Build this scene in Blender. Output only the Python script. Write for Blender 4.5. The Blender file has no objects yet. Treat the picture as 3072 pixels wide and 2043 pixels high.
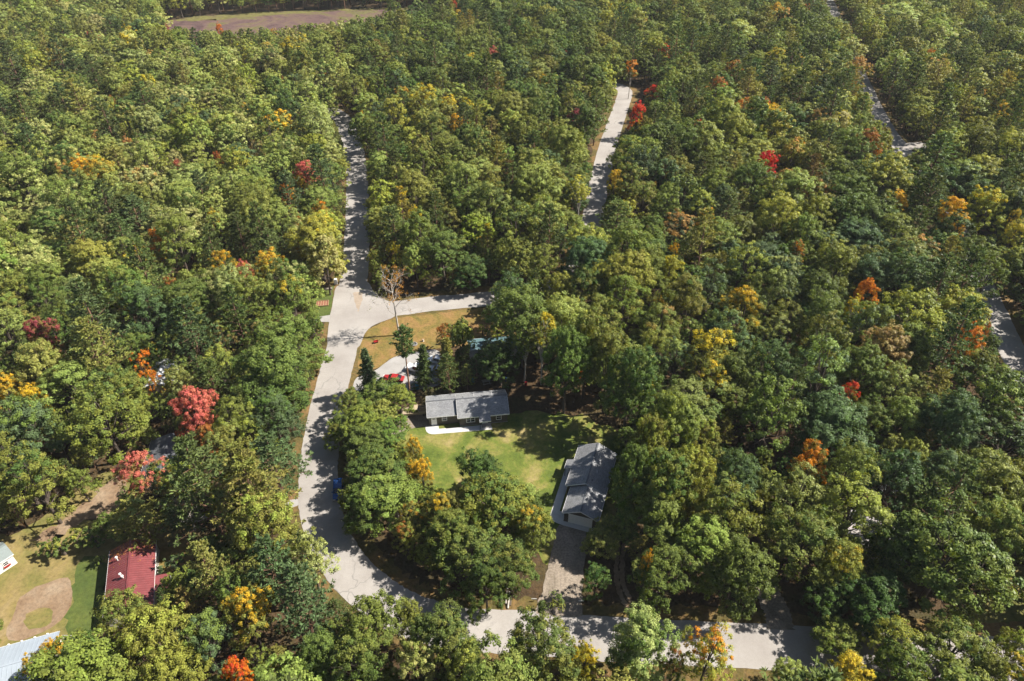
import bpy, math, random
import numpy as np
from mathutils import Vector, Matrix

# ------------------------------------------------------------------ camera, sky, sun, exposure
S = bpy.context.scene
COL = S.collection
W, HH, F = 3072.0, 2043.0, 2076.0
TH = math.radians(37.5)
CAMH = 98.0
cam_d = bpy.data.cameras.new('camera')
cam = bpy.data.objects.new('camera', cam_d)
COL.objects.link(cam)
cam.location = (0, 0, CAMH)
cam.rotation_euler = (math.pi / 2 - TH, 0, 0)
cam_d.sensor_fit = 'HORIZONTAL'
cam_d.sensor_width = 36.0
cam_d.lens = 36.0 * F / W
cam_d.clip_start = 1.0
cam_d.clip_end = 6000
S.camera = cam

SUN_EL, SUN_AZ = math.radians(46.0), math.radians(8.0)      # azimuth: from +x towards +y
world = bpy.data.worlds.new('World')
S.world = world
world.use_nodes = True
wn = world.node_tree
sky = wn.nodes.new('ShaderNodeTexSky')
sky.sky_type = 'NISHITA'
sky.sun_disc = False
sky.sun_elevation = SUN_EL
sky.sun_rotation = math.pi / 2 - SUN_AZ
sky.dust_density = 1.0
wn.links.new(sky.outputs[0], wn.nodes['Background'].inputs[0])
wn.nodes['Background'].inputs[1].default_value = 0.05

sd = bpy.data.lights.new('sun', 'SUN')
sd.energy = 5.0
sd.angle = math.radians(0.53)
sd.color = (1.0, 0.945, 0.85)
sun = bpy.data.objects.new('sun', sd)
COL.objects.link(sun)
sv = Vector((math.cos(SUN_EL) * math.cos(SUN_AZ), math.cos(SUN_EL) * math.sin(SUN_AZ), math.sin(SUN_EL)))
sun.rotation_euler = sv.to_track_quat('Z', 'Y').to_euler()
sun.location = (150, 30, 150)

S.view_settings.view_transform = 'Standard'
S.view_settings.look = 'None'
S.view_settings.gamma = 1.0
S.view_settings.exposure = 1.15
S.view_settings.use_curve_mapping = False
S.render.engine = 'CYCLES'
S.cycles.max_bounces = 4
S.cycles.diffuse_bounces = 2
S.cycles.glossy_bounces = 2
S.cycles.transmission_bounces = 2
S.cycles.transparent_max_bounces = 4
S.cycles.caustics_reflective = False
S.cycles.caustics_refractive = False
S.cycles.use_denoising = True
S.cycles.adaptive_threshold = 0.02

rng = np.random.default_rng(11)
random.seed(11)
CT, ST = math.cos(TH), math.sin(TH)


# ------------------------------------------------------------------ pixel <-> place
def gp(x, y, z=0.0):
    """the point at height z that the photograph shows at pixel (x, y) of 3072 x 2043"""
    dx, dy = (x - W / 2) / F, -(y - HH / 2) / F
    d = (dx, CT + dy * ST, -ST + dy * CT)
    t = (z - CAMH) / d[2]
    return Vector((t * d[0], t * d[1], z))


def proj(p):
    """numpy (n,3) -> (n,2) pixels and depth"""
    p = np.asarray(p, float)
    x, y, z = p[:, 0], p[:, 1], p[:, 2] - CAMH
    dep = y * CT - z * ST
    up = y * ST + z * CT
    return np.stack([W / 2 + F * x / dep, HH / 2 - F * up / dep], 1), dep


OV = 3072 / 2358.0
def ov(pts):
    return [(x * OV, y * OV) for x, y in pts]
def tile(i, j, pts):
    k = 1024 / 2358.0
    return [(1024 * i + x * k, 681 * j + y * k) for x, y in pts]
def gpl(pts, z=0.0):
    return [gp(x, y, z) for x, y in pts]


# ------------------------------------------------------------------ materials
MATS = {}
def new_mat(name):
    m = bpy.data.materials.new(name)
    m.use_nodes = True
    MATS[name] = m
    nt = m.node_tree
    return m, nt, nt.nodes['Principled BSDF']


def N(nt, t, **kw):
    n = nt.nodes.new(t)
    for k, v in kw.items():
        setattr(n, k, v)
    return n


def ramp(nt, fac, stops):
    r = N(nt, 'ShaderNodeValToRGB')
    el = r.color_ramp.elements
    while len(el) < len(stops):
        el.new(0.5)
    for e, (p, c) in zip(el, stops):
        e.position = p
        e.color = (*c, 1)
    nt.links.new(fac, r.inputs[0])
    return r.outputs[0]


def noise(nt, scale, detail=5, rough=0.6, vec=None, dist=0.0):
    n = N(nt, 'ShaderNodeTexNoise')
    n.inputs['Scale'].default_value = scale
    n.inputs['Detail'].default_value = detail
    n.inputs['Roughness'].default_value = rough
    n.inputs['Distortion'].default_value = dist
    if vec is not None:
        nt.links.new(vec, n.inputs['Vector'])
    return n.outputs[0]


def geo_pos(nt):
    return N(nt, 'ShaderNodeNewGeometry').outputs['Position']


def mixc(nt, fac, a, b, mode='MIX'):
    m = N(nt, 'ShaderNodeMix', data_type='RGBA', blend_type=mode)
    if isinstance(fac, (int, float)):
        m.inputs[0].default_value = fac
    else:
        nt.links.new(fac, m.inputs[0])
    for k, v in ((6, a), (7, b)):
        if isinstance(v, tuple):
            m.inputs[k].default_value = (*v, 1)
        else:
            nt.links.new(v, m.inputs[k])
    return m.outputs[2]


def bump(nt, b, height, strength, dist):
    n = N(nt, 'ShaderNodeBump')
    n.inputs['Strength'].default_value = strength
    n.inputs['Distance'].default_value = dist
    nt.links.new(height, n.inputs['Height'])
    nt.links.new(n.outputs[0], b.inputs['Normal'])


DIM = {'lawn': 0.92, 'dry_grass': 0.8, 'yard_grass': 0.68, 'green_grass': 0.72, 'bare_soil': 0.66, 'verge': 0.8, 'gravel': 0.82, 'forest_floor': 0.8}
def ground_mat(name, big, big_stops, fine, fine_stops, fmix=0.5, rough=0.95, bd=0.05, dist=0.5):
    big_stops = [(p_, tuple(v * DIM.get(name, 1.0) for v in c_)) for p_, c_ in big_stops]
    """world-space mottling at two sizes, with relief from the fine one"""
    m, nt, b = new_mat(name)
    p = geo_pos(nt)
    c1 = ramp(nt, noise(nt, big, 5, 0.62, p, dist), big_stops)
    f2 = noise(nt, fine, 6, 0.7, p)
    c2 = ramp(nt, f2, fine_stops)
    nt.links.new(mixc(nt, fmix, c1, c2, 'MULTIPLY'), b.inputs['Base Color'])
    b.inputs['Roughness'].default_value = rough
    b.inputs['Specular IOR Level'].default_value = 0.2
    bump(nt, b, f2, 0.7, bd)
    return m


FINE = [(0.3, (0.45, 0.42, 0.4)), (0.5, (0.95, 0.95, 0.95)), (0.7, (1.35, 1.3, 1.2))]
ground_mat('forest_floor', 0.09, [(0.3, (0.05, 0.034, 0.018)), (0.5, (0.095, 0.06, 0.03)), (0.7, (0.06, 0.06, 0.022))], 1.6, FINE, 0.9, bd=0.25)
ground_mat('lawn', 0.16, [(0.32, (0.07, 0.105, 0.018)), (0.47, (0.12, 0.15, 0.027)), (0.56, (0.20, 0.19, 0.05)), (0.68, (0.30, 0.24, 0.1))], 1.5, FINE, 0.6, bd=0.12)
ground_mat('dry_grass', 0.2, [(0.3, (0.12, 0.12, 0.03)), (0.48, (0.24, 0.165, 0.05)), (0.62, (0.30, 0.175, 0.07)), (0.75, (0.15, 0.15, 0.035))], 1.5, FINE, 0.7, bd=0.12)
ground_mat('yard_grass', 0.11, [(0.3, (0.15, 0.16, 0.04)), (0.45, (0.22, 0.20, 0.06)), (0.6, (0.33, 0.25, 0.10)), (0.72, (0.38, 0.29, 0.15))], 1.4, FINE, 0.6, bd=0.1)
ground_mat('green_grass', 0.2, [(0.3, (0.075, 0.11, 0.026)), (0.6, (0.12, 0.15, 0.035)), (0.75, (0.18, 0.18, 0.05))], 1.4, FINE, 0.6, bd=0.1)
ground_mat('bare_soil', 0.22, [(0.3, (0.24, 0.15, 0.085)), (0.5, (0.34, 0.235, 0.15)), (0.7, (0.42, 0.32, 0.22))], 1.8, FINE, 0.6, bd=0.08)
ground_mat('verge', 0.18, [(0.3, (0.075, 0.075, 0.022)), (0.48, (0.14, 0.105, 0.035)), (0.6, (0.22, 0.135, 0.055)), (0.74, (0.09, 0.1, 0.025))], 1.6, FINE, 0.8, bd=0.15)
ground_mat('marsh_mud', 0.05, [(0.32, (0.07, 0.042, 0.042)), (0.46, (0.115, 0.072, 0.065)), (0.54, (0.13, 0.088, 0.062)), (0.62, (0.12, 0.11, 0.04)), (0.75, (0.10, 0.068, 0.06))], 0.5, FINE, 0.7, dist=1.2)
ground_mat('marsh_grass', 0.09, [(0.3, (0.09, 0.075, 0.035)), (0.5, (0.14, 0.13, 0.04)), (0.7, (0.10, 0.07, 0.045))], 0.7, FINE, 0.7)
ground_mat('gravel', 0.25, [(0.3, (0.20, 0.165, 0.125)), (0.5, (0.285, 0.235, 0.185)), (0.7, (0.36, 0.30, 0.24))], 3.0, [(0.35, (0.6, 0.6, 0.6)), (0.6, (1.2, 1.2, 1.2))], 0.8, bd=0.04)
ground_mat('concrete', 0.4, [(0.3, (0.27, 0.255, 0.24)), (0.7, (0.335, 0.32, 0.305))], 4.0, [(0.3, (0.9, 0.9, 0.9)), (0.7, (1.05, 1.05, 1.05))], 0.8, bd=0.004)
ground_mat('pale_concrete', 0.4, [(0.3, (0.44, 0.425, 0.41)), (0.7, (0.52, 0.505, 0.49))], 4.0, [(0.3, (0.9, 0.9, 0.9)), (0.7, (1.05, 1.05, 1.05))], 0.8, bd=0.004)
ground_mat('sand', 0.4, [(0.3, (0.27, 0.215, 0.165)), (0.7, (0.33, 0.275, 0.22))], 2.0, FINE, 0.3, bd=0.03)


def road_mat():
    m, nt, b = new_mat('worn_asphalt')
    p = geo_pos(nt)
    base = ramp(nt, noise(nt, 0.12, 4, 0.6, p), [(0.3, (0.255, 0.232, 0.214)), (0.5, (0.30, 0.278, 0.258)), (0.7, (0.345, 0.322, 0.30))])
    fine = ramp(nt, noise(nt, 2.5, 6, 0.75, p), [(0.3, (0.9, 0.89, 0.88)), (0.7, (1.06, 1.06, 1.06))])
    c = mixc(nt, 0.9, base, fine, 'MULTIPLY')
    # tar-filled cracks: warped cell borders, only in places
    wv = N(nt, 'ShaderNodeVectorMath', operation='ADD')
    nt.links.new(p, wv.inputs[0])
    nz = N(nt, 'ShaderNodeTexNoise')
    nz.inputs['Scale'].default_value = 0.5
    nt.links.new(p, nz.inputs['Vector'])
    sc = N(nt, 'ShaderNodeVectorMath', operation='SCALE')
    sc.inputs['Scale'].default_value = 2.5
    nt.links.new(nz.outputs['Color'], sc.inputs[0])
    nt.links.new(sc.outputs[0], wv.inputs[1])
    vo = N(nt, 'ShaderNodeTexVoronoi', feature='DISTANCE_TO_EDGE')
    vo.inputs['Scale'].default_value = 0.16
    nt.links.new(wv.outputs[0], vo.inputs['Vector'])
    cr = ramp(nt, vo.outputs['Distance'], [(0.0, (1, 1, 1)), (0.022, (0, 0, 0))])
    where = ramp(nt, noise(nt, 0.06, 2, 0.5, p), [(0.5, (0, 0, 0)), (0.6, (0.55, 0.55, 0.55))])
    k = mixc(nt, 1.0, cr, where, 'MULTIPLY')
    c = mixc(nt, k, c, (0.12, 0.115, 0.11))
    nt.links.new(c, b.inputs['Base Color'])
    b.inputs['Roughness'].default_value = 0.85
    b.inputs['Specular IOR Level'].default_value = 0.3
road_mat()


def plain(name, col, rough=0.6, metal=0.0, var=0.15, sc=3.0, spec=0.4):
    m, nt, b = new_mat(name)
    tc = N(nt, 'ShaderNodeTexCoord').outputs['Object']
    f = ramp(nt, noise(nt, sc, 5, 0.6, tc), [(0.3, tuple(c * (1 - var) for c in col)), (0.7, tuple(min(1, c * (1 + var)) for c in col))])
    nt.links.new(f, b.inputs['Base Color'])
    b.inputs['Roughness'].default_value = rough
    b.inputs['Metallic'].default_value = metal
    b.inputs['Specular IOR Level'].default_value = spec
    return m


plain('bark', (0.085, 0.065, 0.05), 0.9, var=0.35)
plain('pale_bark', (0.42, 0.38, 0.33), 0.85, var=0.3)
plain('pine_bark', (0.20, 0.11, 0.07), 0.9, var=0.35)
plain('white_paint', (0.78, 0.77, 0.75), 0.5, var=0.04)
plain('white_metal', (0.62, 0.63, 0.64), 0.35, var=0.1)
plain('teal_roof', (0.10, 0.17, 0.18), 0.5, var=0.2)
plain('red_metal', (0.17, 0.046, 0.048), 0.38, var=0.2, sc=0.8)
plain('blue_grey_metal', (0.30, 0.34, 0.385), 0.35, var=0.06, sc=0.6)
plain('shed_roof', (0.19, 0.22, 0.215), 0.8, var=0.12)
plain('dark_roof', (0.10, 0.105, 0.115), 0.75, var=0.2)
plain('brown_roof', (0.23, 0.085, 0.055), 0.85, var=0.2)
plain('pale_roof', (0.45, 0.41, 0.39), 0.85, var=0.12)
plain('rubber', (0.02, 0.02, 0.02), 0.8)
plain('leaf_litter_orange', (0.33, 0.13, 0.035), 0.8, var=0.4, sc=6)
plain('chrome', (0.55, 0.55, 0.57), 0.25, metal=1.0)
plain('brick_red', (0.33, 0.1, 0.07), 0.8, var=0.25)
plain('wood', (0.30, 0.2, 0.11), 0.8, var=0.25)
plain('grey_wood', (0.22, 0.19, 0.16), 0.85, var=0.25)
plain('stone', (0.28, 0.26, 0.24), 0.9, var=0.25)
plain('red_paint', (0.30, 0.02, 0.02), 0.3, var=0.05)
plain('blue_paint', (0.015, 0.07, 0.24), 0.25, var=0.05)
plain('white_car_paint', (0.72, 0.73, 0.74), 0.25, var=0.03)
plain('silver_car_paint', (0.45, 0.47, 0.5), 0.28, var=0.03)
plain('tan_paint', (0.36, 0.29, 0.2), 0.35, var=0.08)
plain('teal_plastic', (0.02, 0.16, 0.2), 0.5)
plain('lamp_glass', (0.7, 0.7, 0.7), 0.15)
plain('taillight_red', (0.4, 0.01, 0.01), 0.3)


def glass_mat():
    m, nt, b = new_mat('window_glass')
    b.inputs['Base Color'].default_value = (0.012, 0.015, 0.02, 1)
    b.inputs['Roughness'].default_value = 0.06
    b.inputs['Specular IOR Level'].default_value = 0.6
glass_mat()


def shingle_mat(name, col, course=0.15):
    m, nt, b = new_mat(name)
    tc = N(nt, 'ShaderNodeTexCoord').outputs['Object']
    br = N(nt, 'ShaderNodeTexBrick')
    br.inputs['Scale'].default_value = 1.0
    br.inputs['Brick Width'].default_value = 0.33
    br.inputs['Row Height'].default_value = course
    br.inputs['Mortar Size'].default_value = 0.008
    br.inputs['Color1'].default_value = (*[c * 0.82 for c in col], 1)
    br.inputs['Color2'].default_value = (*[c * 1.18 for c in col], 1)
    br.inputs['Mortar'].default_value = (*[c * 0.4 for c in col], 1)
    nt.links.new(tc, br.inputs['Vector'])
    pat = ramp(nt, noise(nt, 0.5, 4, 0.6, tc), [(0.3, (0.85, 0.85, 0.87)), (0.7, (1.1, 1.1, 1.08))])
    gr = ramp(nt, noise(nt, 9, 3, 0.7, tc), [(0.3, (0.8, 0.8, 0.8)), (0.7, (1.2, 1.2, 1.2))])
    nt.links.new(mixc(nt, 1.0, mixc(nt, 1.0, br.outputs['Color'], pat, 'MULTIPLY'), gr, 'MULTIPLY'), b.inputs['Base Color'])
    b.inputs['Roughness'].default_value = 0.9
    bump(nt, b, br.outputs['Fac'], 0.4, 0.01)
shingle_mat('grey_shingles', (0.225, 0.228, 0.235))


def siding_mat(name, col, pitch=0.14):
    m, nt, b = new_mat(name)
    tc = N(nt, 'ShaderNodeTexCoord').outputs['Object']
    sx = N(nt, 'ShaderNodeSeparateXYZ')
    nt.links.new(tc, sx.inputs[0])
    mm = N(nt, 'ShaderNodeMath', operation='PINGPONG')
    mm.inputs[1].default_value = pitch
    nt.links.new(sx.outputs[2], mm.inputs[0])
    c = ramp(nt, noise(nt, 1.2, 4, 0.6, tc), [(0.3, tuple(v * 0.9 for v in col)), (0.7, tuple(v * 1.1 for v in col))])
    nt.links.new(c, b.inputs['Base Color'])
    b.inputs['Roughness'].default_value = 0.7
    bump(nt, b, mm.outputs[0], 0.6, 0.03)
siding_mat('taupe_siding', (0.082, 0.070, 0.056))
siding_mat('white_siding', (0.74, 0.73, 0.71))
siding_mat('cream_siding', (0.55, 0.52, 0.46))


def leaf_mat(name, transl=0.35, gloss=0.25):
    """tint and tint2 are set per tree; 'clump' and 'up' are per leaf cluster of the crown mesh"""
    m, nt, b = new_mat(name)
    nt.nodes.remove(b)
    def at(n, t):
        a = N(nt, 'ShaderNodeAttribute', attribute_type=t, attribute_name=n)
        return a
    t1, t2, mx = at('tint', 'INSTANCER'), at('tint2', 'INSTANCER'), at('turn', 'INSTANCER')
    cl, up, rn = at('clump', 'GEOMETRY'), at('up', 'GEOMETRY'), at('leaf', 'GEOMETRY')
    # turned clumps: the higher and the luckier ones first
    a = N(nt, 'ShaderNodeMath', operation='MULTIPLY_ADD')
    nt.links.new(up.outputs['Fac'], a.inputs[0]); a.inputs[1].default_value = 0.55
    c45 = N(nt, 'ShaderNodeMath', operation='MULTIPLY')
    nt.links.new(cl.outputs['Fac'], c45.inputs[0]); c45.inputs[1].default_value = 0.45
    nt.links.new(c45.outputs[0], a.inputs[2])
    s = N(nt, 'ShaderNodeMath', operation='ADD')
    nt.links.new(a.outputs[0], s.inputs[0]); nt.links.new(mx.outputs['Fac'], s.inputs[1])
    mr = N(nt, 'ShaderNodeMapRange')
    mr.inputs['From Min'].default_value = 0.9
    mr.inputs['From Max'].default_value = 1.1
    nt.links.new(s.outputs[0], mr.inputs['Value'])
    col = mixc(nt, mr.outputs[0], t1.outputs['Color'], t2.outputs['Color'])
    hv = N(nt, 'ShaderNodeHueSaturation')
    h1 = N(nt, 'ShaderNodeMapRange'); h1.inputs['To Min'].default_value = 0.487; h1.inputs['To Max'].default_value = 0.511
    nt.links.new(cl.outputs['Fac'], h1.inputs['Value']); nt.links.new(h1.outputs[0], hv.inputs['Hue'])
    v1 = N(nt, 'ShaderNodeMapRange'); v1.inputs['To Min'].default_value = 0.6; v1.inputs['To Max'].default_value = 1.4
    nt.links.new(rn.outputs['Fac'], v1.inputs['Value']); nt.links.new(v1.outputs[0], hv.inputs['Value'])
    nt.links.new(col, hv.inputs['Color'])
    c = hv.outputs[0]
    d = N(nt, 'ShaderNodeBsdfDiffuse'); nt.links.new(c, d.inputs['Color'])
    tr = N(nt, 'ShaderNodeBsdfTranslucent')
    nt.links.new(mixc(nt, 1.0, c, (1.35, 1.2, 0.45), 'MULTIPLY'), tr.inputs['Color'])
    ms = N(nt, 'ShaderNodeMixShader'); ms.inputs[0].default_value = transl
    nt.links.new(d.outputs[0], ms.inputs[1]); nt.links.new(tr.outputs[0], ms.inputs[2])
    g = N(nt, 'ShaderNodeBsdfGlossy'); g.inputs['Roughness'].default_value = 0.45
    g.inputs['Color'].default_value = (1, 1, 1, 1)
    fr = N(nt, 'ShaderNodeFresnel'); fr.inputs['IOR'].default_value = 1.35
    fm = N(nt, 'ShaderNodeMath', operation='MULTIPLY'); fm.inputs[1].default_value = gloss
    nt.links.new(fr.outputs[0], fm.inputs[0])
    m2 = N(nt, 'ShaderNodeMixShader')
    nt.links.new(fm.outputs[0], m2.inputs[0]); nt.links.new(ms.outputs[0], m2.inputs[1]); nt.links.new(g.outputs[0], m2.inputs[2])
    nt.links.new(m2.outputs[0], nt.nodes['Material Output'].inputs['Surface'])
    return m
leaf_mat('leaves', 0.34, 0.02)
leaf_mat('needles', 0.25, 0.02)


# ------------------------------------------------------------------ mesh helpers
def obj(name, verts, faces, mat, parent=None, smooth=False, loc=None):
    me = bpy.data.meshes.new(name)
    me.from_pydata([tuple(v) for v in verts], [], faces)
    me.materials.append(MATS[mat])
    if smooth:
        me.polygons.foreach_set('use_smooth', [True] * len(me.polygons))
    me.update()
    o = bpy.data.objects.new(name, me)
    COL.objects.link(o)
    if parent:
        o.parent = parent
    if loc:
        o.location = loc
    return o


def tag(o, label=None, cat=None, group=None, kind=None):
    if label: o['label'] = label
    if cat: o['category'] = cat
    if group: o['group'] = group
    if kind: o['kind'] = kind
    return o


def empty(name, loc=(0, 0, 0), rz=0.0, label=None, cat=None, group=None):
    o = bpy.data.objects.new(name, None)
    COL.objects.link(o)
    o.location = loc
    o.rotation_euler = (0, 0, rz)
    o.empty_display_size = 0.5
    return tag(o, label, cat, group)


class MB:
    def __init__(s): s.v, s.f = [], []
    def box(s, x0, x1, y0, y1, z0, z1):
        n = len(s.v)
        s.v += [(x0, y0, z0), (x1, y0, z0), (x1, y1, z0), (x0, y1, z0), (x0, y0, z1), (x1, y0, z1), (x1, y1, z1), (x0, y1, z1)]
        s.f += [tuple(n + i for i in q) for q in ((0, 3, 2, 1), (4, 5, 6, 7), (0, 1, 5, 4), (1, 2, 6, 5), (2, 3, 7, 6), (3, 0, 4, 7))]
        return s
    def quad(s, *p):
        n = len(s.v); s.v += list(p); s.f.append(tuple(range(n, n + len(p)))); return s
    def slab(s, pts, t):
        """polygon pts (ccw from outside) given thickness t against its normal"""
        a, b, c = (Vector(p) for p in pts[:3])
        nrm = (b - a).cross(c - a).normalized() * -t
        n, k = len(s.v), len(pts)
        s.v += [tuple(p) for p in pts] + [tuple(Vector(p) + nrm) for p in pts]
        s.f.append(tuple(range(n, n + k)))
        s.f.append(tuple(range(n + 2 * k - 1, n + k - 1, -1)))
        for i in range(k):
            j = (i + 1) % k
            s.f.append((n + j, n + i, n + k + i, n + k + j))
        return s
    def tube(s, pts, rad, sides=6):
        n = len(s.v)
        pts = [Vector(p) for p in pts]
        for i, p in enumerate(pts):
            d = (pts[min(i + 1, len(pts) - 1)] - pts[max(i - 1, 0)]).normalized()
            a = d.orthogonal().normalized(); b = d.cross(a)
            r = rad[i] if isinstance(rad, (list, tuple)) else rad
            for k in range(sides):
                t = 2 * math.pi * k / sides
                s.v.append(tuple(p + a * (r * math.cos(t)) + b * (r * math.sin(t))))
        for i in range(len(pts) - 1):
            for k in range(sides):
                k2 = (k + 1) % sides
                s.f.append((n + i * sides + k, n + i * sides + k2, n + (i + 1) * sides + k2, n + (i + 1) * sides + k))
        m = n + (len(pts) - 1) * sides
        s.f.append(tuple(range(m, m + sides)))
        s.f.append(tuple(range(n + sides - 1, n - 1, -1)))
        return s
    def build(s, name, mat, parent=None, smooth=False, mirror=False):
        v, f = s.v, s.f
        if mirror:
            v = [(a, -b, c) for a, b, c in v]
            f = [tuple(reversed(q)) for q in f]
        return obj(name, v, f, mat, parent, smooth)


def resample(poly, step):
    out = []
    for a, b in zip(poly, poly[1:] + poly[:1]):
        n = max(1, int((b - a).length / step))
        out += [a.lerp(b, i / n) for i in range(n)]
    return out


def sheet(name, poly, mat, z, jit=0.0, step=1.2, kind='structure', label=None, smooth_it=2):
    """a flat area on the ground with a ragged edge"""
    pts = [Vector((p.x, p.y, 0)) for p in poly]
    if jit:
        pts = resample(pts, step)
        for _ in range(smooth_it):
            pts = [(pts[i - 1] + pts[i] * 2 + pts[(i + 1) % len(pts)]) / 4 for i in range(len(pts))]
        pts = [p + Vector((rng.normal() * jit, rng.normal() * jit, 0)) for p in pts]
    import bmesh
    bm = bmesh.new()
    vs = [bm.verts.new((p.x, p.y, z)) for p in pts]
    f = bm.faces.new(vs)
    if f.normal.z < 0 or f.calc_area() and sum(a.x * b.y - b.x * a.y for a, b in zip(pts, pts[1:] + pts[:1])) < 0:
        f.normal_flip()
    bmesh.ops.triangulate(bm, faces=[f])
    me = bpy.data.meshes.new(name)
    bm.to_mesh(me); bm.free()
    me.materials.append(MATS[mat])
    o = bpy.data.objects.new(name, me)
    COL.objects.link(o)
    o['kind'] = kind
    if label: o['label'] = label
    return o


def spline(pts, n=10):
    P = [Vector(p) for p in pts]
    P = [P[0] * 2 - P[1]] + P + [P[-1] * 2 - P[-2]]
    out = []
    for i in range(1, len(P) - 2):
        a, b, c, d = P[i - 1:i + 3]
        for k in range(n):
            t = k / n
            out.append(0.5 * (2 * b + (c - a) * t + (2 * a - 5 * b + 4 * c - d) * t * t + (3 * b - a - 3 * c + d) * t ** 3))
    out.append(P[-2])
    return out


def ribbon(line, width, jit=0.0, off=0.0):
    L, R = [], []
    for i, p in enumerate(line):
        d = line[min(i + 1, len(line) - 1)] - line[max(i - 1, 0)]
        n = Vector((-d.y, d.x, 0)).normalized()
        L.append(p + n * (width / 2 + off + rng.normal() * jit)); R.append(p - n * (width / 2 - off + rng.normal() * jit))
    return L + R[::-1], L, R


def strip(name, line, width, mat, z, jit=0.0, thick=0.0, label=None):
    poly, L, R = ribbon(line, width, jit)
    n = len(L)
    v = [(p.x, p.y, z) for p in L] + [(p.x, p.y, z) for p in R]
    f = [(i, n + i, n + i + 1, i + 1) for i in range(n - 1)]
    o = obj(name, v, f, mat)
    o['kind'] = 'structure'
    if label: o['label'] = label
    return o


# ------------------------------------------------------------------ ground, roads, lawns
sheet('ground', [Vector(p) for p in ((-2500, -1200, 0), (2500, -1200, 0), (2500, 3000, 0), (-2500, 3000, 0))], 'forest_floor', 0.0)

RA = spline(gpl(ov([(560, 205), (660, 228), (745, 250), (780, 266), (797, 292), (811, 330), (821, 390), (823, 460), (822, 540), (820, 600), (812, 660), (800, 720), (790, 790), (772, 860), (755, 930), (742, 1000), (735, 1060), (733, 1120), (740, 1185), (765, 1255), (808, 1318), (862, 1368), (925, 1408), (990, 1432), (1060, 1448), (1220, 1457), (1360, 1468), (1500, 1476), (1830, 1492), (2450, 1525)])))
RB = spline(gpl(ov([(795, 728), (850, 716), (930, 708), (1000, 699), (1130, 687), (1250, 668), (1325, 622), (1352, 560), (1365, 500), (1379, 425), (1397, 345), (1420, 275), (1437, 225), (1437, 207), (1415, 196), (1370, 190), (1300, 190)])))
RD = spline(gpl(ov([(1880, -45), (1900, -12), (1917, 20), (1938, 75), (1958, 130), (1985, 185), (2012, 242), (2042, 298), (2078, 345), (2130, 420), (2195, 520), (2240, 610), (2283, 705), (2312, 770), (2348, 840), (2440, 1000)])))
RD2 = spline(gpl(ov([(2070, 338), (2105, 336), (2180, 330), (2300, 325)])))
for nm, ln, wd in (('road_verge', RA, 11.5), ('road_verge', RB, 11.0), ('road_verge', RD, 11.5), ('road_verge', RD2, 8)):
    strip(nm, ln, wd, 'verge', 0.012 + 0.003 * len([o for o in bpy.data.objects if o.name.startswith('road_verge')]), jit=0.5)
strip('road', RA, 7.1, 'worn_asphalt', 0.045, jit=0.06)
strip('side_road', RB, 6.4, 'worn_asphalt', 0.040, jit=0.06)
strip('far_road', RD, 6.4, 'worn_asphalt', 0.045, jit=0.06)
strip('far_side_road', RD2, 6.0, 'worn_asphalt', 0.040, jit=0.06)
sheet('road_junction', gpl(ov([(757, 745), (774, 655), (850, 645), (856, 668), (872, 684), (910, 700), (915, 731), (872, 742), (846, 757), (833, 782), (829, 805), (752, 800)])), 'worn_asphalt', 0.050, jit=0.03, step=1.0, smooth_it=4)
sheet('sand_patch', gpl(ov([(812, 672), (835, 672), (832, 700), (824, 722), (818, 700)])), 'sand', 0.055, jit=0.12, step=0.8)

# island between junction and concrete drive
sheet('grass_island', gpl(ov([(822, 852), (830, 790), (848, 757), (880, 742), (930, 730), (1140, 706), (1260, 690), (1270, 760), (1120, 790), (1010, 802), (960, 810), (905, 822), (870, 850)])), 'dry_grass', 0.030, jit=0.12, step=1.0)
sheet('concrete_drive', gpl(ov([(818, 868), (862, 856), (905, 822), (955, 811), (1008, 803), (1030, 850), (1010, 890), (900, 905), (810, 900)])), 'concrete', 0.034, jit=0.04, step=1.0)
# lawn between the two grey houses
sheet('lawn', gpl(ov([(918, 965), (990, 975), (1180, 950), (1330, 950), (1420, 1000), (1470, 1060), (1440, 1180), (1380, 1260), (1290, 1240), (1255, 1310), (1200, 1180), (1050, 1185), (960, 1110), (920, 1040)])), 'lawn', 0.016, jit=0.5, step=1.5)
sheet('gravel_drive', gpl(ov([(1283, 1208), (1352, 1212), (1346, 1300), (1338, 1400), (1345, 1424), (1226, 1414), (1240, 1395), (1262, 1300)])), 'gravel', 0.060, jit=0.10, step=0.8)
sheet('gravel_pad', gpl(ov([(935, 955), (992, 945), (992, 980), (946, 985), (905, 1005), (860, 1010), (800, 1005), (770, 1010), (770, 985), (860, 985), (920, 975)])), 'gravel', 0.022, jit=0.10, step=0.8)
for xo in (0, 13):
    strip('dirt_track', spline(gpl(ov([(1425 + xo, 1250), (1420 + xo, 1290), (1420 + xo, 1335), (1432 + xo * 1.2, 1375), (1448 + xo * 1.4, 1410), (1455 + xo * 1.4, 1430)]))), 0.75, 'bare_soil', 0.052, jit=0.1)
strip('dirt_drive', spline(gpl(ov([(1735, 1310), (1762, 1355), (1785, 1400), (1800, 1450)]))), 4.0, 'gravel', 0.056, jit=0.15)
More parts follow.
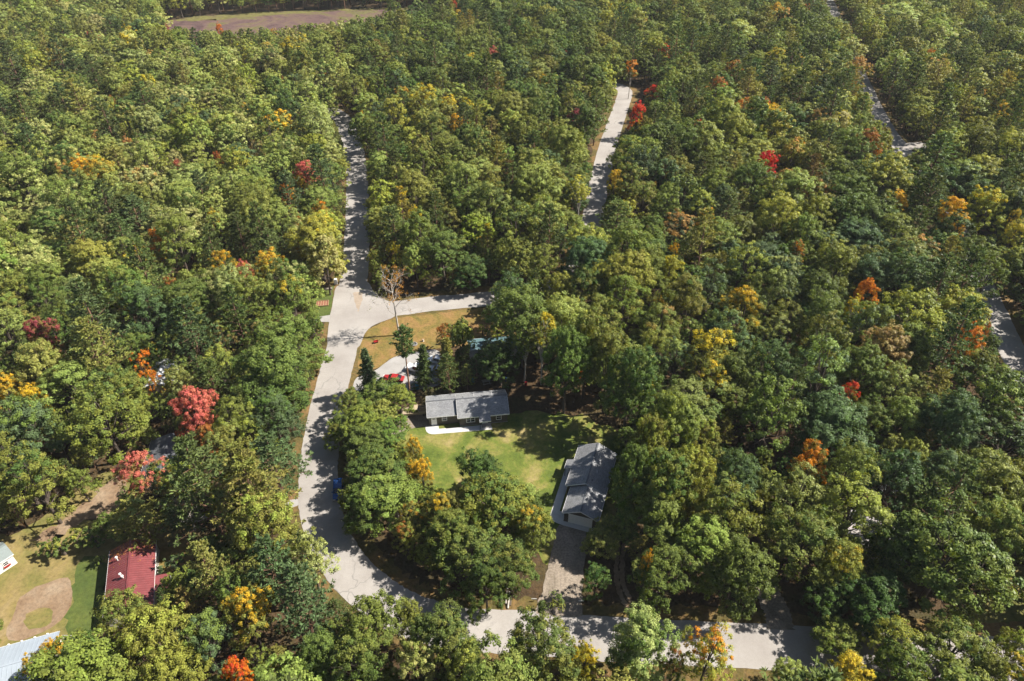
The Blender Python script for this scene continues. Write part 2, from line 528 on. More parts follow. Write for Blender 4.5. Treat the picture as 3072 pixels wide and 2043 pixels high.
# left yard
sheet('yard', gpl(ov([(-80, 1228), (40, 1232), (110, 1180), (190, 1120), (260, 1075), (330, 1080), (330, 1180), (430, 1180), (470, 1230), (420, 1290), (300, 1400), (230, 1470), (150, 1540), (-80, 1560)])), 'yard_grass', 0.010, jit=0.4, step=1.4)
sheet('green_strip', gpl(ov([(175, 1290), (240, 1280), (240, 1400), (205, 1465), (150, 1470), (162, 1400), (170, 1340)])), 'green_grass', 0.016, jit=0.35, step=1.0)
sheet('soil_patch', gpl(ov([(45, 1372), (100, 1345), (160, 1325), (168, 1360), (170, 1390), (150, 1410), (140, 1430), (120, 1450), (40, 1478), (12, 1478), (22, 1430), (38, 1405)])), 'bare_soil', 0.021, jit=0.13, step=1.0, smooth_it=1)
sheet('grass_patch', gpl(ov([(55, 1412), (120, 1395), (125, 1435), (60, 1455)])), 'yard_grass', 0.026, jit=0.14, step=0.9)
sheet('dirt_path', gpl(ov([(60, 1245), (125, 1210), (190, 1160), (250, 1100), (300, 1085), (292, 1140), (270, 1180), (200, 1200), (140, 1225), (95, 1262)])), 'bare_soil', 0.017, jit=0.5, step=1.2)
sheet('side_pad', gpl(ov([(405, 1192), (470, 1182), (620, 1160), (700, 1145), (700, 1163), (620, 1180), (480, 1198), (410, 1208)])), 'concrete', 0.020, jit=0.05, step=1.0)
sheet('garage_apron', gpl([(185, 1905), (222, 1906), (222, 1950), (165, 1940)]), 'concrete', 0.022)
sheet('leaf_litter', gpl(ov([(365, 1250), (440, 1240), (480, 1270), (430, 1300), (380, 1330), (368, 1300)])), 'dry_grass', 0.019, jit=0.3)
sheet('roadside_garden', gpl(ov([(718, 690), (770, 655), (765, 700), (755, 740), (720, 745)])), 'green_grass', 0.034, jit=0.2, step=1.0)
sheet('side_drive', gpl([(960, 950), (992, 945), (992, 966), (940, 966)]), 'concrete', 0.047)
sheet('field_edge', gpl(ov([(2240, 1400), (2290, 1360), (2325, 1310), (2480, 1290), (2500, 1480), (2200, 1460)])), 'yard_grass', 0.009, jit=0.5)
# marsh
sheet('marsh', gpl([(440, 74), (520, 58), (640, 48), (820, 38), (1024, 30), (1190, 27), (1330, 23), (1400, 50), (1300, 95), (1000, 150), (700, 160), (480, 130)]), 'marsh_mud', 0.02, jit=1.5, step=5)
sheet('marsh_bank', gpl([(520, 66), (560, 51), (700, 41), (900, 31), (1100, 25), (1330, 20), (1180, 29), (1024, 32), (830, 44), (760, 50), (640, 60)]), 'marsh_grass', 0.05, jit=1.2, step=4)


# ------------------------------------------------------------------ buildings
FOOT = []      # world polygons no trunk may stand in


def rect_foot(root, x0, x1, y0, y1, sy=1):
    m = Matrix.Translation(root.location) @ Matrix.Rotation(root.rotation_euler.z, 4, 'Z')
    FOOT.append([(m @ Vector((x, y * sy, 0))).to_2d() for x, y in ((x0, y0), (x1, y0), (x1, y1), (x0, y1))])


def window_part(parent, c, w, h, axis, sgn, mir=False, double=False):
    """sash window set on a wall; c centre of the opening on the wall plane, axis 'x' = wall runs along x"""
    def B(a0, a1, d0, d1, z0, z1):
        d0, d1 = sorted((d0 * sgn, d1 * sgn))
        if axis == 'x':
            return (c[0] + a0, c[0] + a1, c[1] + d0, c[1] + d1, c[2] + z0, c[2] + z1)
        return (c[0] + d0, c[0] + d1, c[1] + a0, c[1] + a1, c[2] + z0, c[2] + z1)
    t = 0.09
    fr = MB()
    fr.box(*B(-w / 2 - t, -w / 2, 0.002, 0.07, -h / 2 - t, h / 2 + t)); fr.box(*B(w / 2, w / 2 + t, 0.002, 0.07, -h / 2 - t, h / 2 + t))
    fr.box(*B(-w / 2, w / 2, 0.002, 0.07, h / 2, h / 2 + t)); fr.box(*B(-w / 2, w / 2, 0.002, 0.08, -h / 2 - t, -h / 2))
    f = fr.build('window', 'white_paint', parent, mirror=mir)
    if double:
        MB().box(*B(-0.06, 0.06, 0.012, 0.06, -h / 2, h / 2)).build('mullion', 'white_paint', f, mirror=mir)
    MB().box(*B(-w / 2, w / 2, 0.014, 0.055, -0.03, 0.03)).build('sash_bar', 'white_paint', f, mirror=mir)
    for s in ((-1, 1) if double else (0,)):
        a0, a1 = (-w / 2, w / 2) if not double else ((-w / 2, -0.06) if s < 0 else (0.06, w / 2))
        for z0, z1 in ((-h / 2, -0.03), (0.03, h / 2)):
            MB().box(*B(a0, a1, 0.004, 0.02, z0, z1)).build('pane', 'window_glass', f, mirror=mir)
    return f


def ranch_house(name, label, origin, rz, mirror):
    """grey ranch with attached garage: u along the ridge from the garage end, v from the front eave to the back"""
    r = empty(name, origin, rz, label, 'house')
    mi = mirror
    L, D, G, SB, OH = 16.3, 7.35, 6.0, 0.95, 0.35
    EV, RM, RG = 2.5, 4.35, 4.0
    rg = G + 0.0
    # walls (garage block, main block), roof planes below follow their tops
    sm = (RM - EV) / (D / 2); sg = (RG - EV) / ((D - SB) / 2)
    def walls(x0, x1, y0, y1, slope, ya, yb, rz_, nm):
        ym = (ya + yb) / 2
        zt = EV + slope * (y0 - ya) - 0.16; zr = rz_ - 0.16
        b = MB()
        b.quad((x0, y0, 0), (x1, y0, 0), (x1, y0, zt), (x0, y0, zt))
        b.quad((x1, y1, 0), (x0, y1, 0), (x0, y1, zt), (x1, y1, zt))
        b.quad((x1, y0, 0), (x1, y1, 0), (x1, y1, zt), (x1, ym, zr), (x1, y0, zt))
        b.quad((x0, y1, 0), (x0, y0, 0), (x0, y0, zt), (x0, ym, zr), (x0, y1, zt))
        return b.build(nm, 'taupe_siding', r, mirror=mi)
    walls(G + OH, L - OH, OH, D - OH, sm, 0, D, RM, 'wall')
    walls(OH, G + OH + 0.3, SB + OH, D - OH - 0.004, sg, SB, D, RG, 'wall')
    # roof slopes
    def slope(nm, x0, x1, ye, ze, yr, zr, t=0.14):
        pts = [(x0, ye, ze), (x1, ye, ze), (x1, yr, zr), (x0, yr, zr)]
        if ye > yr:
            pts = [(x1, ye, ze), (x0, ye, ze), (x0, yr, zr), (x1, yr, zr)]
        o = MB().slab(pts, t).build(nm, 'grey_shingles', r, mirror=mi)
        return o
    mf = slope('roof_slope', G, L, 0, EV, D / 2, RM)
    slope('roof_slope', G + 0.003, L - 0.003, D, EV, D / 2, RM)
    ym = (SB + D) / 2
    slope('roof_slope', 0, G + 0.2, SB, EV, ym, RG)
    slope('roof_slope', 0.003, G - 0.003, D - 0.006, EV - 0.004, ym, RG)
    # side of the main roof that stands over the garage roof
    # (gable infill of the main block is its own wall end above)
    # ridge caps
    MB().box(G + 0.01, L - 0.01, D / 2 - 0.13, D / 2 + 0.13, RM - 0.06, RM + 0.035).build('ridge_cap', 'dark_roof', r, mirror=mi)
    MB().box(0.01, G - 0.01, ym - 0.13, ym + 0.13, RG - 0.06, RG + 0.035).build('ridge_cap', 'dark_roof', r, mirror=mi)
    # white fascia and rake boards
    fz0, fz1 = EV - 0.2, EV + 0.012
    MB().box(G - 0.01, L + 0.01, -0.035, -0.004, fz0, fz1).build('fascia', 'white_paint', r, mirror=mi)
    MB().box(-0.01, G - 0.012, SB - 0.035, SB - 0.004, fz0, fz1).build('fascia', 'white_paint', r, mirror=mi)
    MB().box(-0.01, L + 0.01, D + 0.004, D + 0.035, fz0, fz1).build('fascia', 'white_paint', r, mirror=mi)
    def rake(x0, x1, ya, yb, zr, nm='rake_board'):
        y2 = (ya + yb) / 2
        for ye in (ya, yb):
            a = [(x0, ye, EV + 0.015), (x0, y2, zr + 0.015), (x0, y2, zr - 0.2), (x0, ye, EV - 0.2)]
            b = MB()
            n = 0
            b.v = a + [(x1, p[1], p[2]) for p in a]
            b.f = [(0, 1, 2, 3), (7, 6, 5, 4), (0, 4, 5, 1), (1, 5, 6, 2), (2, 6, 7, 3), (3, 7, 4, 0)]
            b.build(nm, 'white_paint', r, mirror=mi)
    rake(L + 0.004, L + 0.035, 0, D, RM)
    rake(-0.035, -0.004, SB, D, RG)
    rake(G - 0.035, G - 0.004, 0, D, RM)
    # porch: the roof runs on over the door
    px0, px1, pv = 10.2, 12.5, -1.25
    pz = EV + sm * pv * 0.55
    o = MB().slab([(px0, pv, pz + 0.03), (px1, pv, pz + 0.03), (px1, 0.25, EV + sm * 0.25 + 0.03), (px0, 0.25, EV + sm * 0.25 + 0.03)], 0.13).build('porch_roof', 'grey_shingles', r, mirror=mi)
    MB().box(px0, px1, pv - 0.03, pv - 0.003, pz - 0.14, pz + 0.035).build('porch_fascia', 'white_paint', r, mirror=mi)
    for px in (px0 + 0.12,):
        MB().box(px - 0.06, px + 0.06, pv + 0.1, pv + 0.22, 0.1, pz - 0.1).build('porch_post', 'dark_roof', r, mirror=mi)
    MB().box(px0 + 0.5, px1 + 0.1, -0.75, OH - 0.004, 0.02, 0.22).build('door_step', 'stone', r, mirror=mi)
    # doors
    def door(x0, x1, y, z1=2.05):
        d = MB().box(x0, x1, y - 0.05, y - 0.004, 0.06, z1).build('door', 'white_paint', r, mirror=mi)
        t = MB(); t.box(x0 - 0.1, x0 - 0.001, y - 0.07, y - 0.003, 0.02, z1 + 0.1); t.box(x1 + 0.001, x1 + 0.1, y - 0.07, y - 0.003, 0.02, z1 + 0.1); t.box(x0, x1, y - 0.07, y - 0.003, z1 + 0.001, z1 + 0.1)
        t.build('door_frame', 'white_paint', d, mirror=mi)
        MB().box(x1 - 0.13, x1 - 0.07, y - 0.1, y - 0.052, 1.0, 1.06).build('handle', 'chrome', d, mirror=mi)
        MB().box((x0 + x1) / 2 - 0.22, (x0 + x1) / 2 + 0.22, y - 0.058, y - 0.051, 1.62, 1.85).build('door_light', 'window_glass', d, mirror=mi)
    door(0.85, 1.75, SB + OH)
    door(10.95, 11.9, OH, 2.1)
    window_part(r, (3.4, SB + OH, 1.55), 0.85, 0.95, 'x', -1, mi)
    window_part(r, (8.55, OH, 1.52), 1.6, 1.15, 'x', -1, mi, True)
    window_part(r, (14.2, OH, 1.52), 0.9, 1.1, 'x', -1, mi)
    window_part(r, (9.0, D - OH, 1.55), 1.2, 1.0, 'x', 1, mi)
    window_part(r, (13.5, D - OH, 1.55), 0.9, 1.0, 'x', 1, mi)
    # garage door on the end wall, five panels with joints
    g = MB().box(OH - 0.03, OH - 0.003, SB + OH + 0.75, D - OH - 0.75, 0.03, 2.22).build('garage_door', 'white_paint', r, mirror=mi)
    for k in range(4):
        z0 = 0.06 + k * 0.54
        MB().box(OH - 0.06, OH - 0.031, SB + OH + 0.8, D - OH - 0.8, z0, z0 + 0.5).build('door_panel', 'white_paint', g, mirror=mi)
    MB().box(OH - 0.012, OH - 0.002, SB + OH + 0.6, D - OH - 0.6, 2.23, 2.35).build('garage_trim', 'white_paint', r, mirror=mi)
    # roof vents and pipes
    for (x, y) in ((9.6, D / 2 + 1.2), (13.2, D / 2 + 1.0)):
        z = RM - sm * abs(y - D / 2)
        MB().tube([(x, y, z - 0.1), (x, y, z + 0.45)], 0.06, 8).build('vent_pipe', 'white_paint', r, mirror=mi)
    for x in (7.4, 11.2):
        y = D / 2 + 0.8; z = RM - sm * 0.8
        MB().box(x - 0.15, x + 0.15, y - 0.15, y + 0.15, z - 0.05, z + 0.12).build('roof_vent', 'dark_roof', r, mirror=mi)
    # foundation
    MB().box(G + OH - 0.02, L - OH + 0.02, OH - 0.02, D - OH + 0.02, -0.1, 0.14).build('foundation', 'stone', r, mirror=mi)
    rect_foot(r, -1.5, L + 1.0, -2.2, D + 1.2, -1 if mi else 1)
    return r


def walkway(name, root, mirror, apron):
    m = Matrix.Translation(root.location) @ Matrix.Rotation(root.rotation_euler.z, 4, 'Z')
    pts = [(2.1, 1.2), (2.15, 0.1), (6.35, 0.05), (10.65, 0.05), (10.65, -0.72), (12.7, -0.72), (12.7, -1.45), (1.3, -1.3), (0.6, -1.2), (0.0, -0.85), (-0.35, -0.3), (-0.5, 0.4), (-0.5, 1.2)]
    if apron:
        pts = pts[:-1] + [(-0.6, 1.2), (-0.75, 7.0), (0.3, 7.0), (0.3, 1.25)]
    sheet(name, [m @ Vector((u, -v if mirror else v, 0)) for u, v in pts], 'pale_concrete', 0.075 if apron else 0.05)


R7 = math.radians(7.5)
h1 = ranch_house('ranch_house', 'low grey-roofed ranch house with brown siding, white walk and three front windows', (-16.69, 98.36, 0), R7, False)
walkway('walkway', h1, False, False)
h2 = ranch_house('ranch_house', 'grey-roofed ranch house with white garage door at the head of the gravel drive', (7.64, 76.31, 0), math.radians(72.2), True)
walkway('walkway', h2, True, True)


def gable_house(name, label, loc, rz, L, D, eave, rise, wall, roof, oh=0.35, cat='house', wins=(), doors=(), ribs=0.0, trim='white_paint'):
    """ridge along local x, centred on the origin"""
    r = empty(name, loc, rz, label, cat)
    x0, x1, y0, y1 = -L / 2, L / 2, -D / 2, D / 2
    sl = rise / (D / 2 + oh)
    zt = eave + sl * oh - 0.12
    b = MB()
    b.quad((x0, y0, 0), (x1, y0, 0), (x1, y0, zt), (x0, y0, zt))
    b.quad((x1, y1, 0), (x0, y1, 0), (x0, y1, zt), (x1, y1, zt))
    b.quad((x1, y0, 0), (x1, y1, 0), (x1, y1, zt), (x1, 0, eave + rise - 0.12), (x1, y0, zt))
    b.quad((x0, y1, 0), (x0, y0, 0), (x0, y0, zt), (x0, 0, eave + rise - 0.12), (x0, y1, zt))
    b.build('wall', wall, r)
    for s in (-1, 1):
        ye = s * (D / 2 + oh)
        xa, xb = x0 - oh, x1 + oh
        pts = [(xa, ye, eave), (xb, ye, eave), (xb, 0, eave + rise), (xa, 0, eave + rise)]
        if s > 0:
            pts = [pts[1], pts[0], pts[3], pts[2]]
        o = MB().slab(pts, 0.11).build('roof_slope', roof, r)
        if ribs:
            n = int((L + 2 * oh) / ribs)
            me = None
            for k in range(n + 1):
                x = xa + 0.03 + k * (L + 2 * oh - 0.06) / n
                if me is None:
                    rb = MB()
                    q = [(-0.02, ye, eave + 0.002), (0.02, ye, eave + 0.002), (0.02, 0, eave + rise + 0.002), (-0.02, 0, eave + rise + 0.002)]
                    rb.v = q + [(p[0] * 0.6, p[1], p[2] + 0.045) for p in q]
                    rb.f = [(4, 5, 6, 7), (0, 1, 5, 4), (1, 2, 6, 5), (2, 3, 7, 6), (3, 0, 4, 7)]
                    ro = rb.build('rib', roof, o); me = ro.data
                else:
                    ro = bpy.data.objects.new('rib', me); COL.objects.link(ro); ro.parent = o
                ro.location.x = x
        MB().box(xa, xb, min(ye, ye + s * 0.03) + s * 0.004, max(ye, ye + s * 0.03) + s * 0.004, eave - 0.16, eave + 0.01).build('fascia', trim, r)
    MB().box(x0 - oh, x1 + oh, -0.14, 0.14, eave + rise - 0.03, eave + rise + 0.05).build('ridge_cap', roof, r)
    for ax, sg, pos, z, w, h in wins:
        c = (pos, y0 if sg < 0 else y1, z) if ax == 'x' else (x0 if sg < 0 else x1, pos, z)
        window_part(r, c, w, h, ax, sg)
    for ax, sg, pos, w, h, mt in doors:
        if ax == 'x':
            y = y0 if sg < 0 else y1
            MB().box(pos - w / 2, pos + w / 2, min(y, y + sg * 0.05) + sg * 0.003, max(y, y + sg * 0.05) + sg * 0.003, 0.05, h).build('door', mt, r)
        else:
            x = x0 if sg < 0 else x1
            MB().box(min(x, x + sg * 0.05) + sg * 0.003, max(x, x + sg * 0.05) + sg * 0.003, pos - w / 2, pos + w / 2, 0.05, h).build('door', mt, r)
    rect_foot(r, x0 - 1, x1 + 1, y0 - 1, y1 + 1)
    return r


# red metal-roofed house in the left yard
ax = Vector((0.35, -0.937)).normalized(); bx_ = Vector((0.937, 0.35)).normalized()
cc = Vector((-65.18, 68.22)) + ax * 6.6 + bx_ * 3.5
red = gable_house('red_roofed_house', 'white house with a long dull-red ribbed metal roof beside the yard', (cc.x, cc.y, 0), math.atan2(ax.y, ax.x), 12.5, 6.4, 2.75, 1.25, 'cream_siding', 'red_metal', 0.3,
                  wins=(('x', 1, -4.5, 1.5, 1.1, 0.9), ('x', 1, -1.5, 1.5, 1.1, 0.9), ('x', -1, -3, 1.5, 1.1, 0.9), ('x', -1, 2, 1.5, 1.1, 0.9)), doors=(('x', 1, 1.3, 0.9, 2.0, 'white_paint'),), ribs=0.42)
p = MB().slab([(4.0, 3.5, 2.70), (0.9, 3.5, 2.70), (0.9, 5.6, 2.35), (4.0, 5.6, 2.35)][::-1], 0.08).build('porch_roof', 'red_metal', red)
for x in (1.05, 3.85):
    MB().box(x - 0.06, x + 0.06, 5.4, 5.52, 0, 2.3).build('porch_post', 'white_paint', red)
MB().box(0.9, 4.0, 3.24, 5.6, 0.0, 0.25).build('porch_floor', 'grey_wood', red)
for (x, y, h) in ((-3.6, -1.9, 0.75), (0.2, -1.0, 0.8), (0.5, -0.75, 0.45), (4.0, -2.6, 0.5)):
    z = 2.75 + 1.25 * (1 - abs(y) / 3.5)
    v = MB().tube([(x, y, z - 0.1), (x, y, z + h)], 0.09, 8).build('vent_pipe', 'white_paint', red)
    MB().tube([(x, y, z + h + 0.002), (x, y, z + h + 0.14), (x, y, z + h + 0.2)], [0.2, 0.2, 0.03], 8).build('vent_cap', 'white_paint', v)

g_ = np.random.default_rng(3)
lv, lf_ = [], []
for k in range(420):
    x = -6.5 + abs(g_.normal()) * 1.5; y = g_.uniform(-3.3, 3.3)
    if g_.random() < 0.35 and y < 0: continue
    z = 2.75 + 1.25 * (1 - abs(y) / 3.5) + 0.055
    a_ = g_.uniform(0, 6.28); q_ = g_.uniform(0.07, 0.14); sl_ = -math.copysign(1.25 / 3.5, y)
    nv = len(lv)
    for j in range(4):
        ux, uy = q_ * math.cos(a_ + j * 1.571), q_ * math.sin(a_ + j * 1.571)
        lv.append((x + ux, y + uy, z + uy * sl_))
    lf_.append((nv, nv + 1, nv + 2, nv + 3))
fl = obj('fallen_leaves', lv, lf_, 'leaf_litter_orange', red); fl['kind'] = 'stuff'

# white shed, left edge
shd = gable_house('garden_shed', 'white shed with grey-green roof and red-boxed window at the left edge', (-84.15, 66.65, 0), math.atan2(0.8, 0.6) , 5.6, 3.6, 2.35, 0.95, 'white_siding', 'shed_roof', 0.22, cat='shed',
                  wins=(('x', -1, 1.5, 1.35, 0.7, 0.7),), doors=(('x', -1, -1.3, 1.1, 1.95, 'red_paint'),))
MB().box(1.0, 2.0, -2.05, -1.81, 0.72, 0.95).build('flower_box', 'red_paint', shd)
# blue-grey roofed building in the lower left corner
d = Vector((0.945, 0.327)).normalized(); n = Vector((0.327, -0.945)).normalized()
cc = Vector((-65.66, 54.01)) - d * 7.3 + n * 3.9
blu = gable_house('metal_roofed_garage', 'long building with pale blue-grey metal roof in the lower left corner', (cc.x, cc.y, 0), math.atan2(d.y, d.x), 14.0, 7.2, 3.4, 1.0, 'white_siding', 'blue_grey_metal', 0.3, cat='garage',
                  wins=(('x', 1, 2, 1.6, 1.0, 0.8),), doors=(('y', 1, 0.6, 2.4, 2.2, 'white_paint'),), ribs=0.6)
for k in range(8):
    x = -5.8 + k * 1.65
    MB().box(x - 0.11, x + 0.11, 3.86, 4.02, 3.42, 3.56).build('snow_guard', 'white_paint', blu)
gable_house('metal_roofed_shed', 'small white building with bright grey metal roof among trees left of the road', (-74.6, 112.2, 0), math.radians(97), 8.0, 4.3, 3.0, 0.8, 'white_siding', 'white_metal', 0.25, cat='shed',
            wins=(('x', -1, 0, 1.6, 0.9, 0.8),), doors=(('y', -1, 0, 1.0, 2.0, 'white_paint'),), ribs=0.6)
gable_house('dark_roofed_house', 'house with dark shingle roof half hidden under trees above the red-roofed house', (-64.0, 88.6, 0), math.radians(100), 9.5, 7.0, 2.7, 1.3, 'cream_siding', 'dark_roof', 0.35,
            wins=(('x', -1, 1.5, 1.5, 1.2, 1.0), ('x', -1, -2, 1.5, 1.2, 1.0)), doors=(('y', -1, 1.0, 0.9, 2.0, 'white_paint'),))
gable_house('teal_roofed_house', 'white mobile home with teal roof behind the island trees', (-3.6, 123.4, 0), R7, 12.2, 3.6, 2.7, 0.55, 'white_siding', 'teal_roof', 0.25,
            wins=(('x', -1, -3, 1.5, 1.0, 0.9), ('x', -1, 2, 1.5, 1.0, 0.9)), doors=(('x', -1, -0.5, 0.9, 2.0, 'white_paint'),))
gable_house('pale_roofed_house', 'pale-roofed house nearly hidden under the big oaks at lower right', (60.6, 71.4, 0), math.radians(-30), 9.0, 6.0, 2.7, 1.1, 'cream_siding', 'pale_roof', 0.35,
            wins=(('x', -1, -2, 1.5, 1.2, 1.0), ('x', -1, 2, 1.5, 1.2, 1.0)))
gable_house('brown_roofed_shed', 'reddish-brown roofed shed in the shade of trees at right', (64.3, 78.6, 0), math.radians(-4), 4.2, 3.4, 2.3, 0.8, 'wood', 'brown_roof', 0.25, cat='shed', doors=(('x', -1, 0, 1.2, 1.9, 'grey_wood'),), trim='brown_roof')


# ------------------------------------------------------------------ vehicles
def car(name, label, loc, rz, paint, kind='sedan', cat='car'):
    """front faces local +x; wheels on z = 0.06"""
    r = empty(name, loc, rz, label, cat)
    if kind == 'pickup':
        L, Wd, H = 5.5, 1.95, 1.8
        low = [(-2.75, 0.55), (-2.75, 1.05), (0.55, 1.08), (1.15, 1.10), (2.55, 1.02), (2.75, 0.85), (2.75, 0.45), (-2.7, 0.45)]
        cab = [(-0.75, 1.06), (-0.55, 1.76), (0.55, 1.80), (1.25, 1.09)]
        wx = (-1.75, 1.75)
    elif kind == 'suv':
        L, Wd, H = 4.6, 1.88, 1.7
        low = [(-2.3, 0.45), (-2.32, 0.95), (-2.2, 1.05), (1.0, 1.02), (2.1, 0.95), (2.3, 0.8), (2.3, 0.4), (-2.2, 0.4)]
        cab = [(-2.15, 1.04), (-1.85, 1.62), (0.35, 1.66), (1.15, 1.02)]
        wx = (-1.4, 1.4)
    else:
        L, Wd, H = 4.6, 1.8, 1.45
        low = [(-2.3, 0.45), (-2.3, 0.88), (-1.6, 0.93), (1.0, 0.92), (2.1, 0.8), (2.3, 0.65), (2.3, 0.35), (-2.2, 0.35)]
        cab = [(-1.75, 0.92), (-1.0, 1.40), (0.25, 1.42), (1.1, 0.91)]
        wx = (-1.4, 1.4)
    def prism(prof, w0, w1, nm, mt, par, inset=None):
        n = len(prof)
        b = MB()
        ztop = max(z for _, z in prof); zb = min(z for _, z in prof)
        def wd(z): return w0 + (w1 - w0) * (z - zb) / max(ztop - zb, 1e-3)
        b.v = [(x, -wd(z) / 2, z) for x, z in prof] + [(x, wd(z) / 2, z) for x, z in prof]
        b.f = [tuple(range(n)), tuple(range(2 * n - 1, n - 1, -1))] + [((i + 1) % n, i, n + i, n + (i + 1) % n) for i in range(n)]
        o = b.build(nm, mt, par)
        m = o.modifiers.new('bevel', 'BEVEL'); m.width = 0.06; m.segments = 2
        return o
    prism(low[::-1], Wd * 0.94, Wd, 'body', paint, r)
    prism(cab[::-1], Wd * 0.94, Wd * 0.74, 'cabin_glass', 'window_glass', r)
    zt = cab[1][1]
    rf = MB().slab([(cab[1][0] - 0.03, -Wd * 0.385, zt + 0.03), (cab[2][0] + 0.05, -Wd * 0.385, cab[2][1] + 0.03), (cab[2][0] + 0.05, Wd * 0.385, cab[2][1] + 0.03), (cab[1][0] - 0.03, Wd * 0.385, zt + 0.03)], 0.06).build('roof_panel', paint, r)
    for s in (-1, 1):
        for i, x in enumerate((cab[1][0], (cab[1][0] + cab[2][0]) / 2)):
            pass
        MB().tube([(cab[0][0], s * Wd * 0.46, cab[0][1]), (cab[1][0], s * Wd * 0.38, zt)], 0.05, 5).build('pillar', paint, r)
        MB().tube([(cab[3][0], s * Wd * 0.46, cab[3][1]), (cab[2][0], s * Wd * 0.38, cab[2][1])], 0.045, 5).build('pillar', paint, r)
        MB().box(L / 2 - 0.12, L / 2 + 0.015, s * Wd * 0.36 - 0.2, s * Wd * 0.36 + 0.2, 0.6, 0.78).build('headlight', 'lamp_glass', r)
        MB().box(-L / 2 - 0.03, -L / 2 + 0.05, s * Wd * 0.38 - 0.14, s * Wd * 0.38 + 0.14, 0.65, 0.88).build('taillight', 'taillight_red', r)
        MB().box(cab[3][0] - 0.45, cab[3][0] - 0.25, s * (Wd / 2 + 0.08) - 0.09, s * (Wd / 2 + 0.08) + 0.09, cab[3][1] + 0.02, cab[3][1] + 0.16).build('mirror', paint, r)
        for x in wx:
            y = s * (Wd / 2 - 0.1)
            w = MB().tube([(x, y - 0.11, 0.38), (x, y + 0.11, 0.38)], 0.34, 14).build('wheel', 'rubber', r)
            MB().tube([(x, y + s * 0.112, 0.38), (x, y + s * 0.125, 0.38)], 0.2, 10).build('rim', 'chrome', w)
    if kind == 'pickup':
        MB().box(-2.6, -0.85, -0.8, 0.8, 1.055, 1.10).build('bed_floor', 'rubber', r)
        for s in (-1, 1):
            MB().box(-2.7, -0.8, s * 0.9 - 0.06, s * 0.9 + 0.06, 1.08, 1.3).build('bed_side', paint, r)
        MB().box(-2.75, -2.68, -0.9, 0.9, 1.06, 1.3).build('tailgate', paint, r)
    rect_foot(r, -L / 2 - 0.5, L / 2 + 0.5, -1.6, 1.6)
    return r


car('parked_car', 'blue car parked on the right side of the road by the bend', (-31.3, 82.6, 0.05), math.radians(-80), 'blue_paint', 'suv')
car('parked_car', 'red car parked at the near edge of the concrete drive', (-25.6, 113.4, 0.04), math.radians(172), 'red_paint', 'sedan')
car('parked_pickup', 'white pickup beside the tall slender pine on the concrete drive', (-20.7, 116.6, 0.04), math.radians(160), 'white_car_paint', 'pickup', 'pickup')
car('parked_car', 'white car farther right on the concrete drive, behind a young pine', (-16.7, 119.6, 0.04), math.radians(165), 'white_car_paint', 'suv')
car('parked_car', 'silver car low behind the white car on the concrete drive', (-16.2, 116.4, 0.04), math.radians(168), 'silver_car_paint', 'sedan')
tp = car('parked_pickup', 'tan pickup loaded with boards left of the ranch house with white walk', (-19.7, 103.1, 0.03), math.radians(187), 'tan_paint', 'pickup', 'pickup')
for k in range(5):
    MB().box(-2.6, -0.9, -0.62 + k * 0.26, -0.4 + k * 0.26, 1.12 + 0.05 * (k % 2), 1.18 + 0.05 * (k % 2)).build('board', 'wood', tp)
car('parked_car', 'white car in deep shade behind the brown-roofed shed', (67.0, 82.3, 0.04), math.radians(20), 'white_car_paint', 'sedan')
car('parked_car', 'grey car in deep shade by the scarlet bush at right', (78.6, 81.8, 0.04), math.radians(10), 'silver_car_paint', 'sedan')

# ------------------------------------------------------------------ small things
def at(x, y, z=0.0):
    v = gp(x, y, 0); v.z = z; return v

fr = empty('fire_ring', at(1243, 1034, 0.03), 0, 'grey stone fire ring on the dry grass island', 'fire pit')
for k in range(14):
    a = 2 * math.pi * k / 14
    s = MB().box(-0.17, 0.17, -0.11, 0.11, 0, 0.26).build('stone', 'stone', fr)
    s.location = (0.62 * math.cos(a), 0.62 * math.sin(a), 0); s.rotation_euler.z = a + math.pi / 2 + random.uniform(-.2, .2)
MB().tube([(0, 0, 0.0), (0, 0, 0.05)], 0.5, 12).build('ash_bed', 'dark_roof', fr)
wg = empty('garden_wagon', at(1128, 1028, 0.03), 0.5, 'small red wagon on the grass island by the road', 'wagon')
MB().box(-0.5, 0.5, -0.28, 0.28, 0.24, 0.3).build('tray_floor', 'red_paint', wg)
for s in (-1, 1):
    MB().box(-0.5, 0.5, s * 0.28 - 0.02, s * 0.28 + 0.02, 0.301, 0.5).build('tray_side', 'red_paint', wg)
    MB().box(s * 0.5 - 0.02, s * 0.5 + 0.02, -0.26, 0.26, 0.301, 0.5).build('tray_end', 'red_paint', wg)
    for x in (-0.33, 0.33):
        MB().tube([(x, s * 0.3, 0.13), (x, s * 0.36, 0.13)], 0.13, 10).build('wheel', 'rubber', wg)
MB().tube([(0.5, 0, 0.25), (0.85, 0, 0.6), (0.9, 0, 0.75)], 0.025, 5).build('pull_handle', 'rubber', wg)
for (px, py, lab, h) in ((1269, 1024, 'pale tree stump above the stone fire ring', 0.55), (1266, 1038, 'pale tree stump right of the stone fire ring', 0.4), (1236, 1047, 'dark tree stump below the stone fire ring', 0.35)):
    st = empty('tree_stump', at(px, py, 0.03), 0, lab, 'stump')
    MB().tube([(0, 0, 0), (0, 0, h * .5), (0, 0, h)], [0.3, 0.24, 0.22], 9).build('bole', 'pale_bark' if 'pale' in lab else 'bark', st)
    MB().tube([(0, 0, h), (0, 0, h + 0.02)], 0.2, 9).build('cut_top', 'wood', st)
